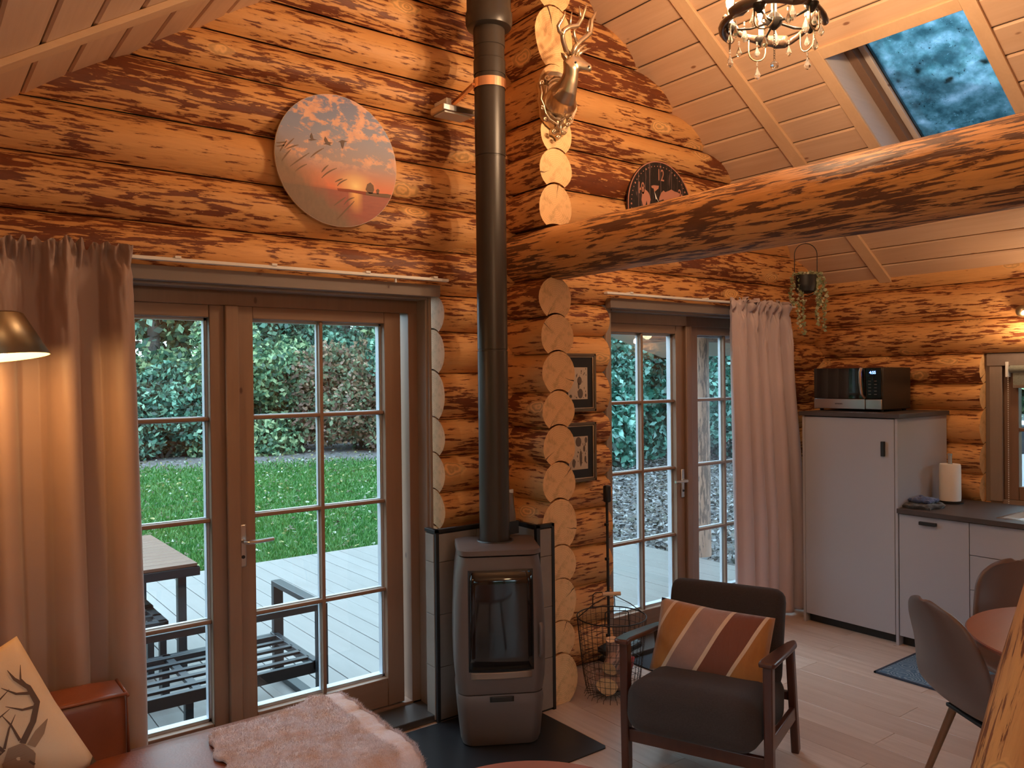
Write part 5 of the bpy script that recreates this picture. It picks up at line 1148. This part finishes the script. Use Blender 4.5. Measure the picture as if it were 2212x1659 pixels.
# ================================================================ HANGING PLANT
hb = dep(1741, 615, 5.4); HX, HY, HZ = hb
pt = empty('hanging_planter', (HX, HY, HZ+.6), label='black bowl planter with trailing pale vines hanging in the far corner', cat='plant')
rr_ = .068
MB().lathe([(.004, -.06), (.035, -.058), (.058, -.045), (rr_-.002, -.02), (rr_, .0), (rr_, .062), (rr_-.004, .062), (rr_-.005, 0)], (HX, HY, HZ), 30, cap=False).build('bowl', M['black'], pt, smooth='auto')
ca, sa = Rv.x, Rv.y; hoop = []
for i in range(28):
    t = i/27*math.pi; hoop.append(Vector((HX+ca*.076*math.cos(t), HY+sa*.076*math.cos(t), HZ+.20+.076*math.sin(t))))
hoop = [Vector((HX+ca*.076, HY+sa*.076, HZ-.01))]+hoop+[Vector((HX-ca*.076, HY-sa*.076, HZ-.01))]+[Vector((HX-ca*.076*math.cos(t), HY-sa*.076*math.cos(t), HZ-.01-.068*math.sin(t))) for t in [math.pi*i/12 for i in range(1, 12)]]
MB().tube(hoop, .0028, 6, closed=True).build('hoop', M['black'], pt, smooth=True)
MB().tube([(HX, HY, HZ+.275), (HX, HY, roofz(HX))], .0009, 4).build('string', M['black'], pt)
lfm = leaf_mat('eucalyptus_green', [(.36, .40, .24), (.48, .50, .33), (.28, .33, .17), (.55, .56, .40)], .5, .25); rs = random.Random(4)
for k, (dx, L) in enumerate(((-.125, .20), (-.078, .36), (-.05, .40), (.045, .34), (.092, .38), (.035, .13), (.07, .20))):
    st_ = [Vector((HX+ca*dx*.55, HY+sa*dx*.55-.02, HZ+.065)), Vector((HX+ca*dx*.9, HY+sa*dx*.9-.03, HZ+.072))]
    n = 9
    for i in range(1, n+1): st_.append(Vector((HX+ca*(dx+.008*math.sin(i*.8+k)), HY+sa*dx-.035+.006*math.cos(i), HZ+.06-L*i/n)))
    v_ = MB().tube(st_, .0011, 4).build('vine_stem', lfm, pt)
    cen = [a.lerp(b, j/9)+Vector((rs.uniform(-.012, .012), rs.uniform(-.012, .012), rs.uniform(-.006, .006))) for a, b in zip(st_[:-1], st_[1:]) for j in range(9)]
    quads('vine_leaves', np.array([tuple(c) for c in cen]), .019, lfm, pt, aspect=1.2, kind='stuff')
cen = [Vector((HX+rs.uniform(-.065, .065), HY+rs.uniform(-.065, .065), HZ+.062+rs.uniform(0, .022))) for _ in range(110)]
quads('vine_leaves', np.array([tuple(c) for c in cen]), .015, lfm, pt, aspect=1.2)
# ================================================================ OUTSIDE
deck = empty('deck', kind='structure'); 
dm = M['deck']; db = MB().box((-.073, 3.76, -.105), (.073, 7.76, -.08)).build('deck_board', dm, deck, bevel=.002, bseg=1)
x = -2.0+.083; k = 0
while x < 6.15:
    b = db if k == 0 else db.copy()
    if k: COL.objects.link(b)
    b.location = (x, 0, random.uniform(-.0015, .0015)); x += .1515; k += 1
MB().box((-2.2, 7.762, -.22), (6.2, 7.785, -.083)).build('edge_board', dm, deck); MB().box((6.16, 3.76, -.22), (6.185, 7.785, -.083)).build('edge_board', dm, deck); MB().box((-2.2, 3.8, -.28), (6.1, 7.7, -.14)).build('substructure', M['black'], deck)
def ground_mat():
    m, nt, bs, out = newmat('garden_ground'); tc = nd(nt, 'ShaderNodeTexCoord'); o_ = tc.outputs['Object']; s = nd(nt, 'ShaderNodeSeparateXYZ', {0: o_})
    n1 = noise_(nt, o_, .35, 4, .6); n2 = noise_(nt, o_, 26, 4, .7); n3 = noise_(nt, o_, 3, 4, .6)
    gr = mix_(nt, n2, (.018, .085, .016), (.045, .15, .028)); gr = mix_(nt, step_(nt, n3, .52, .75), gr, (.05, .085, .035))
    so = mix_(nt, n2, (.055, .052, .055), (.15, .145, .15)); so = mix_(nt, step_(nt, noise_(nt, o_, 11, 3, .6), .56, .60), so, (.24, .24, .26))
    # lawn gives way to leaf litter towards the wood (far) and on the right of the deck
    far = math_(nt, 'ADD', s.outputs[1], math_(nt, 'MULTIPLY', s.outputs[0], .35)); far = math_(nt, 'ADD', far, math_(nt, 'MULTIPLY', n1, 5.))
    rt = math_(nt, 'ADD', math_(nt, 'SUBTRACT', s.outputs[0], math_(nt, 'MULTIPLY', s.outputs[1], .62)), math_(nt, 'MULTIPLY', n1, 2.))
    f = math_(nt, 'MAXIMUM', step_(nt, far, 21., 22.5), step_(nt, rt, 2.3, 3.4))
    nt.links.new(mix_(nt, f, gr, so), bs.inputs['Base Color']); bs.inputs['Roughness'].default_value = .9
    bump_(nt, n2, .8, bs, .05); return m
gd_ = MB().grid(lambda u, v: (-40+110*u, -40+110*v, -.25+.04*mnoise.noise(Vector((u*30, v*30, 0)))), 60, 60).build('ground', ground_mat(), smooth=True); tag(gd_, kind='structure')
N = 110000; P = np.empty((N, 3)); P[:, 1] = 7.85+RNG.random(N)**1.5*12.5; az = np.radians(RNG.uniform(8, 36, N)); P[:, 0] = np.tan(az)*P[:, 1]; P[:, 2] = -.235
keep = (P[:, 0]-.62*P[:, 1]+RNG.normal(0, .5, N) < 1.7) & (P[:, 1]+.35*P[:, 0]+RNG.normal(0, .8, N) < 20.); P = P[keep]; n = len(P)
ang = RNG.uniform(0, 6.28, n); hgt = RNG.uniform(.03, .085, n); wd = RNG.uniform(.006, .012, n)*(1+P[:, 1]/14); ln_ = RNG.normal(0, .03, (n, 2))
V = np.empty((n, 3, 3)); V[:, 0] = P; V[:, 0, 0] -= np.cos(ang)*wd; V[:, 0, 1] -= np.sin(ang)*wd; V[:, 1] = P; V[:, 1, 0] += np.cos(ang)*wd; V[:, 1, 1] += np.sin(ang)*wd; V[:, 2] = P; V[:, 2, :2] += ln_; V[:, 2, 2] += hgt
me = D.meshes.new('lawn_grass'); me.vertices.add(3*n); me.loops.add(3*n); me.polygons.add(n); me.vertices.foreach_set('co', V.ravel()); me.loops.foreach_set('vertex_index', np.arange(3*n, dtype=np.int32))
me.polygons.foreach_set('loop_start', np.arange(0, 3*n, 3, dtype=np.int32)); me.polygons.foreach_set('loop_total', np.full(n, 3, dtype=np.int32)); me.update()
me.materials.append(leaf_mat('grass_blades', [(.020, .11, .018), (.045, .17, .03), (.03, .13, .02), (.08, .20, .05)], .5, .3)); o = D.objects.new('lawn_grass', me); COL.objects.link(o); tag(o, 'short green lawn grass beyond the wooden deck', 'grass', kind='stuff')
def scatter(n, az0, az1, d0, d1, p=1.): r = d0+(d1-d0)*RNG.random(n)**p; a = np.radians(RNG.uniform(az0, az1, n)); return np.stack([r*np.sin(a), r*np.cos(a), np.full(n, -.19)], 1)
o = quads('fallen_leaves', scatter(3200, 8, 38, 8.6, 24, .9), .045, leaf_mat('pale_fallen_leaf', [(.20, .23, .14), (.10, .13, .06), (.28, .26, .10), (.08, .07, .04), (.34, .38, .32)], .6, .2), up=.35); tag(o, 'pale fallen leaves scattered over the green lawn', 'leaves', kind='stuff')
o = quads('leaf_litter', scatter(36000, 40, 76, 7.8, 22, 1.1), .048, leaf_mat('grey_leaf_litter', [(.05, .05, .05), (.11, .115, .125), (.03, .027, .025), (.08, .066, .055), (.19, .20, .215), (.035, .04, .03)], .5, .1), up=.3); tag(o, 'grey leaf litter and gravel beyond the far glazed door', 'leaves', kind='stuff')
# vegetation
LG = [leaf_mat('bush_leaves_a', [(0.044, 0.130, 0.101), (0.088, 0.234, 0.171), (0.150, 0.351, 0.264), (0.027, 0.078, 0.062), (0.275, 0.468, 0.341)], .4), leaf_mat('bush_leaves_b', [(0.062, 0.156, 0.093), (0.138, 0.273, 0.155), (0.275, 0.442, 0.248), (0.044, 0.104, 0.070), (0.425, 0.546, 0.310)], .4),
      leaf_mat('laurel_leaves', [(0.037, 0.156, 0.116), (0.075, 0.260, 0.202), (0.175, 0.442, 0.372), (0.025, 0.091, 0.070), (0.300, 0.598, 0.558)], .3), leaf_mat('rusty_leaves', [(0.250, 0.156, 0.124), (0.200, 0.260, 0.155), (0.350, 0.234, 0.155), (0.125, 0.169, 0.109)], .5)]
bkm = log_mat('tree_bark', (.13, .12, .11), (.08, .075, .07), (.03, .028, .025), (.06, .055, .05))
def crown(n, rx, ry, rz, lumps, seed):
    r = np.random.default_rng(seed); c = r.normal(size=(lumps, 3)); c /= np.linalg.norm(c, axis=1, keepdims=True); c *= r.uniform(.35, .8, (lumps, 1)); c[:, 2] = c[:, 2]*.5+.5*r.uniform(-1, 1, lumps)
    k = r.integers(0, lumps, n); d = r.normal(size=(n, 3)); d /= np.linalg.norm(d, axis=1, keepdims=True); d *= (r.random((n, 1))**.4)*.42
    return (c[k]+d)*np.array([rx, ry, rz])
def shrub(x, y, rx, ry, rz, n, size, mat, lab, seed, grp, zc=None, z0=-.25):
    n, size = int(n*2.9), size*.50
    b = empty('shrub', (x, y, z0), label=lab, cat='shrub', group=grp); c = crown(n, rx, ry, rz, 16, seed); c += np.array([x, y, z0+rz*.82]); c = c[c[:, 2] > z0]
    quads('foliage', c, size, LG[mat], b, aspect=1.6)
    for j in range(3): MB().tube([(x+.1*j, y, z0), (x+rx*.3*(j-1), y, z0+rz*.6), (x+rx*.5*(j-1), y+.1, z0+rz*1.3)], [.05, .035, .012], 6).build('stem', bkm, b, smooth=True)
hed = [(5.2, 21.8, 2.3, 1.4, 1.35, 7500, .20, 0, 'dense shrub at the far left seen through the left door leaf'), (7.7, 21.3, 2.2, 1.4, 2.0, 9000, .20, 1, 'dense green shrub behind the door handle, beyond the lawn'), (10.0, 20.2, 2.1, 1.3, 1.9, 9000, .19, 3, 'rusty tinted shrub beyond the lawn in the right door leaf'), (11.9, 18.8, 2.0, 1.4, 2.1, 8000, .19, 0, 'dark shrub at the right end of the lawn hedge'), (3.0, 22.6, 2.2, 1.4, 1.35, 4500, .22, 0, 'shrub at the left end of the hedge behind the curtain'),
       (6.3, 23.2, 2.4, 1.5, 1.8, 6500, .24, 1, 'tall leafy shrub behind the hedge, left of the door mullion'), (9.2, 22.6, 2.8, 1.5, 3.0, 8000, .24, 0, 'tall leafy shrub behind the hedge, right of the door mullion'), (12.3, 20.8, 2.6, 1.5, 3.1, 7000, .24, 1, 'tall shrub behind the right end of the hedge')]
for i, q in enumerate(hed): shrub(*q[:8], q[8], 40+i, 'shrubs at the wood edge beyond the lawn')
lau = [(11.6, 12.6, 1.4, 1.2, 1.5, 5000, .20, 2, 'glossy laurel bush nearest the far door, left pane'), (13.3, 13.4, 1.7, 1.4, 2.5, 7000, .21, 2, 'tall glossy laurel beyond the far glazed door'), (15.0, 12.6, 1.6, 1.4, 2.3, 6000, .20, 2, 'laurel bush behind the porch post'), (16.6, 11.6, 1.6, 1.4, 1.9, 5000, .19, 1, 'yellowish green bush beside the drawn curtain, far off'), (14.6, 16.0, 3.2, 1.6, 4.2, 9000, .26, 0, 'big dark shrub mass behind the laurels'), (18.3, 13.5, 2.8, 1.6, 3.8, 8000, .26, 0, 'dark shrub mass to the right behind the yellowish bush'),
       (17.0, 6.4, 1.8, 2.2, 2.2, 6000, .22, 1, 'green hedge bush seen through the kitchen window'), (19.5, 8.5, 2.2, 2.0, 3.2, 5000, .26, 0, 'dark tree-like shrub behind the kitchen window bush')]
for i, q in enumerate(lau): shrub(*q[:8], q[8], 60+i, 'shrubs beyond the far door and kitchen window')
def tree(x, y, h, r, lean, ncr, lab, seed, cz=.62, cr=2.2):
    t = empty('tree', (x, y, -.25), label=lab, cat='tree', group='slim trees in the wood behind the shrubs'); rs = random.Random(seed)
    log_obj('trunk', (0, 0, 0), (lean, rs.uniform(-.3, .3), h), r, r, seed, t, (bkm, M['end']), n=10, lump=.1, taper=-.5, step=.8)
    for j in range(5):
        z = h*(.35+.12*j); a = rs.uniform(0, 6.28); MB().tube([(x+lean*z/h, y, z), (x+lean*z/h+1.1*math.cos(a), y+1.1*math.sin(a), z+.9)], [r*.35, .02], 5).build('branch', bkm, t, smooth=True)
    if ncr: c = crown(int(ncr*1.9), cr, cr, h*.36, 26, seed)+np.array([x+lean, y, h*cz]); quads('foliage', c, .15, LG[seed % 2], t, aspect=1.5)
tr = [(5.0, 24.6, 9, .11, -.1, 1500, 'thin trunk between the two leftmost trunks in the left door leaf'), (6.9, 23.6, 9, .10, .15, 1800, 'thin trunk right of the middle trunk in the left door leaf'), (4.55, 24.0, 9, .17, .1, 1800, 'tree trunk at the left edge of the left glass pane'), (5.55, 23.4, 9, .15, -.1, 2600, 'second trunk from the left in the left door leaf'), (6.35, 24.5, 10, .20, .2, 3000, 'trunk near the middle of the left door leaf'), (7.25, 24.2, 9, .2, -.2, 4500, 'trunk with drooping leaves at the right of the left door leaf'),
      (8.7, 24.8, 10, .2, 0, 5500, 'trunk behind tall shrubs, left pane of the right leaf'), (9.75, 24.2, 10, .18, .1, 5500, 'trunk beside the upright glazing bar of the right leaf'), (11.15, 23.4, 10, .19, -.05, 5000, 'pale trunk in the right pane of the right leaf'), (12.6, 22.5, 10, .18, .2, 5500, 'trunk by the right stile of the big door'), (14.5, 19.5, 10, .2, 0, 5000, 'trunk hidden by laurels beyond the far door'), (19.6, 15.9, 10, .17, .5, 4000, 'leaning trunk in the top pane beside the drawn curtain'), (17.0, 17.5, 10, .18, -.2, 5000, 'trunk behind the porch post'), (22, 9.2, 10, .2, .1, 5000, 'tree behind the kitchen window'), (15.2, 8.3, 11, .2, .1, 4200, 'tree whose crown shows through the roof window'), (16.4, 6.6, 11.5, .2, -.1, 4200, 'tree towering right behind the kitchen window bush'), (15.0, 10.4, 11, .2, .1, 4200, 'tree left of the one above the roof window')]
for i, q in enumerate(tr): tree(*q, 80+i, cz=.66 if i > 5 else .58)
cc = []
for k in (0, 2, 3, 4, 5, 6, 7, 8): a = R_(2+k*9.5); cc.append(crown(900 if k < 3 else 3400, 4.5, 2., 2.2 if k < 3 else 4.6, 16, 200+k)+np.array([34*math.sin(a), 34*math.cos(a), 3.4]))
o = quads('distant_woodland', np.concatenate(cc), .42, LG[0], aspect=1.4); tag(o, 'hazy distant woodland behind the near trees', 'woodland', kind='stuff')
cc = []
for k in range(14): a = R_(95+k*19); cc.append(crown(5200, 2.8, 2.8, 2.6, 14, 300+k)+np.array([2+13*math.sin(a), 1+13*math.cos(a), 1.6]))
o = quads('hedge', np.concatenate(cc), .30, LG[1], aspect=1.4); tag(o, 'tall hedge around the garden behind the house', 'hedge', kind='stuff')
# porch at the right of the deck
pr_ = empty('porch', (6.2, 5.3, -.08), label='porch of log post and boarded roof at the right of the deck', cat='porch')
log_obj('post', Vector((6.30, 5.22, -.08))-pr_.location, Vector((6.27, 5.2, 2.08))-pr_.location, .105, .105, 901, pr_, (M['log_out'], M['end']), n=16, step=.12)
log_obj('purlin', Vector((6.25, 3.9, 2.16))-pr_.location, Vector((6.3, 6.0, 2.16))-pr_.location, .10, .10, 902, pr_, (M['log_out'], M['end']), n=16)
log_obj('cross_beam', Vector((5.6, 5.25, 2.13))-pr_.location, Vector((7.6, 5.15, 2.10))-pr_.location, .085, .085, 903, pr_, (M['log_out'], M['end']), n=14)
P = [(5.7, 3.9, 2.36), (7.3, 3.9, 1.92), (7.3, 6.6, 1.92), (5.7, 6.6, 2.36)]; MB().prism(P, (0, 0, .05)).build('roof_boards', plain('pale_soffit', (.42, .40, .35), .7), pr_)
# garden furniture
gm = plain('anthracite_steel', (.030, .036, .045), .38, .4); slat = board_mat('wet_teak_slat', (.22, .12, .085), (.14, .07, .05), (.1, .05, .03), 0, .3, 1., 0)
gt = empty('garden_table', (.95, 5.7, -.08), label='garden table with brown slatted top and dark legs on the deck', cat='table')
TZ = .58; TX, TY0, TY1 = 1.455, 5.12, 6.30
for k in range(12): MB().box((.15, TY0+.012+k*.0975, TZ-.022), (TX-.01, TY0+.012+k*.0975+.090, TZ)).build('slat', slat, gt, bevel=.003)
MB().box((.14, TY0-.002, TZ-.075), (TX+.002, TY0+.03, TZ-.024)).box((TX-.03, TY0, TZ-.075), (TX+.002, TY1, TZ-.024)).box((.14, TY1-.03, TZ-.075), (TX, TY1, TZ-.024)).build('table_frame', gm, gt)
for x, y in ((TX-.10, TY0+.04), (TX-.10, TY1-.12), (.2, TY0+.04), (.2, TY1-.12)): MB().box((x-.025, y-.025, -.08), (x+.025, y+.025, TZ-.05)).build('leg', gm, gt, bevel=.003)
def bench(): pass
bn = empty('garden_bench', (.9, 4.5, -.08), label='dark steel slatted garden sofa frame without cushions, its back to the house', cat='bench')
BX0, BX1, BY0, BY1 = -.7, 1.80, 4.12, 4.76
for k in range(5): y = 4.19+k*.118; MB().box((BX0, y, .165), (BX1-.03, y+.036, .180)).build('seat_slat', gm, bn, bevel=.002)
for y in (BY0, BY1-.035): MB().box((BX0, y, .11), (BX1, y+.032, .172)).build('seat_rail', gm, bn, bevel=.003)
MB().box((BX1-.04, BY0, .13), (BX1-.005, BY1, .18)).build('end_rail', gm, bn, bevel=.003)
for x in (.15, 1.16): MB().box((x-.02, BY0+.03, .15), (x+.02, BY1, .172)).build('cross_rail', gm, bn)
for x in (.15, 1.125): MB().box((x-.02, BY0+.04, -.08), (x+.02, BY0+.08, .13)).build('leg', gm, bn, bevel=.003)
MB().box((1.15-.02, BY1-.05, -.08), (1.15+.02, BY1-.01, .13)).build('leg', gm, bn, bevel=.003)
MB().box((BX0, BY0-.035, .455), (BX1, BY0, .49)).build('back_rail', gm, bn, bevel=.003); 
for x in (.2, 1.235): MB().box((x-.015, BY0-.03, .12), (x+.015, BY0-.002, .46)).build('back_post', gm, bn, bevel=.003)
for y, n_ in ((BY1-.02, 'arm_post'), (BY0-.02, 'arm_post')): MB().box((BX1-.03, y-.02, -.08), (BX1+.03, y+.02, .465)).build(n_, gm, bn, bevel=.003)
MB().box((BX1-.03, BY0-.04, .46), (BX1+.03, BY1, .49)).build('arm_top', gm, bn, bevel=.003); MB().box((BX1-.03, BY0-.04, -.078), (BX1+.03, BY1, -.045)).build('runner', gm, bn, bevel=.003)
def stool(x1, y0, y1, z, lab):
    s_ = empty('footstool_frame', (x1-.3, (y0+y1)/2, -.08), label=lab, cat='stool', group='slatted steel stool frames on the deck'); x0 = x1-.55
    for a in (((x0, y0, z-.03), (x1, y0+.05, z)), ((x0, y1-.05, z-.03), (x1, y1, z)), ((x0, y0, z-.03), (x0+.05, y1, z)), ((x1-.05, y0, z-.03), (x1, y1, z))): MB().box(*a).build('frame_bar', gm, s_, bevel=.002)
    for k in range(2): xx = x1-.20-k*.15; MB().box((xx-.03, y0, z-.012), (xx+.03, y1, z)).build('slat', gm, s_)
    yy = (y0+y1)/2; MB().box((x0, yy-.02, z-.02), (x1, yy+.02, z)).build('slat', gm, s_)
    for x in (x0+.02, x1-.03):
        for y in (y0+.02, y1-.03): MB().box((x-.018, y-.018, -.08), (x+.018, y+.018, z-.02)).build('leg', gm, s_)
stool(1.205, 4.86, 5.20, .33, 'nearer dark steel stool frame under the garden table edge'); stool(1.215, 5.25, 5.66, .33, 'farther dark steel stool frame under the garden table')
# parked car beyond the kitchen window
car = empty('parked_car', (11.2, 4.0, -.25), rz=R_(105), label='pale car parked outside the kitchen window', cat='car')
cp = plain('pale_car_paint', (.55, .62, .72), .2, .3, coat=1.); cg = plain('car_window_glass', (.02, .03, .04), .05)
side = [(-2.1, .35), (-2.12, .62), (-2.0, .84), (-1.1, .95), (-.45, 1.36), (.75, 1.42), (1.55, 1.02), (2.05, .92), (2.12, .55), (2.1, .32)]
MB().prism([(x, -.85, z) for x, z in side], (0, 1.7, 0)).build('body', cp, car, world=False, bevel=.06)
MB().prism([(x, -.86, z) for x, z in ((-1.0, .97), (-.42, 1.32), (.70, 1.37), (1.35, 1.03))], (0, 1.72, 0)).build('side_windows', cg, car, world=False, bevel=.02)
MB().add([(-1.12, -.72, .97), (-1.12, .72, .97), (-.47, .64, 1.365), (-.47, -.64, 1.365)], [(0, 1, 2, 3)]).build('windscreen', cg, car, world=False, thick=.02)
for x in (-1.35, 1.35):
    for y in (-.80, .62): MB().lathe([(.32, 0), (.33, .02), (.33, .16), (.32, .18)], (x, y, .32), 28, axis=(0, 1, 0)).build('wheel', M['black'], car, world=False, smooth='auto')
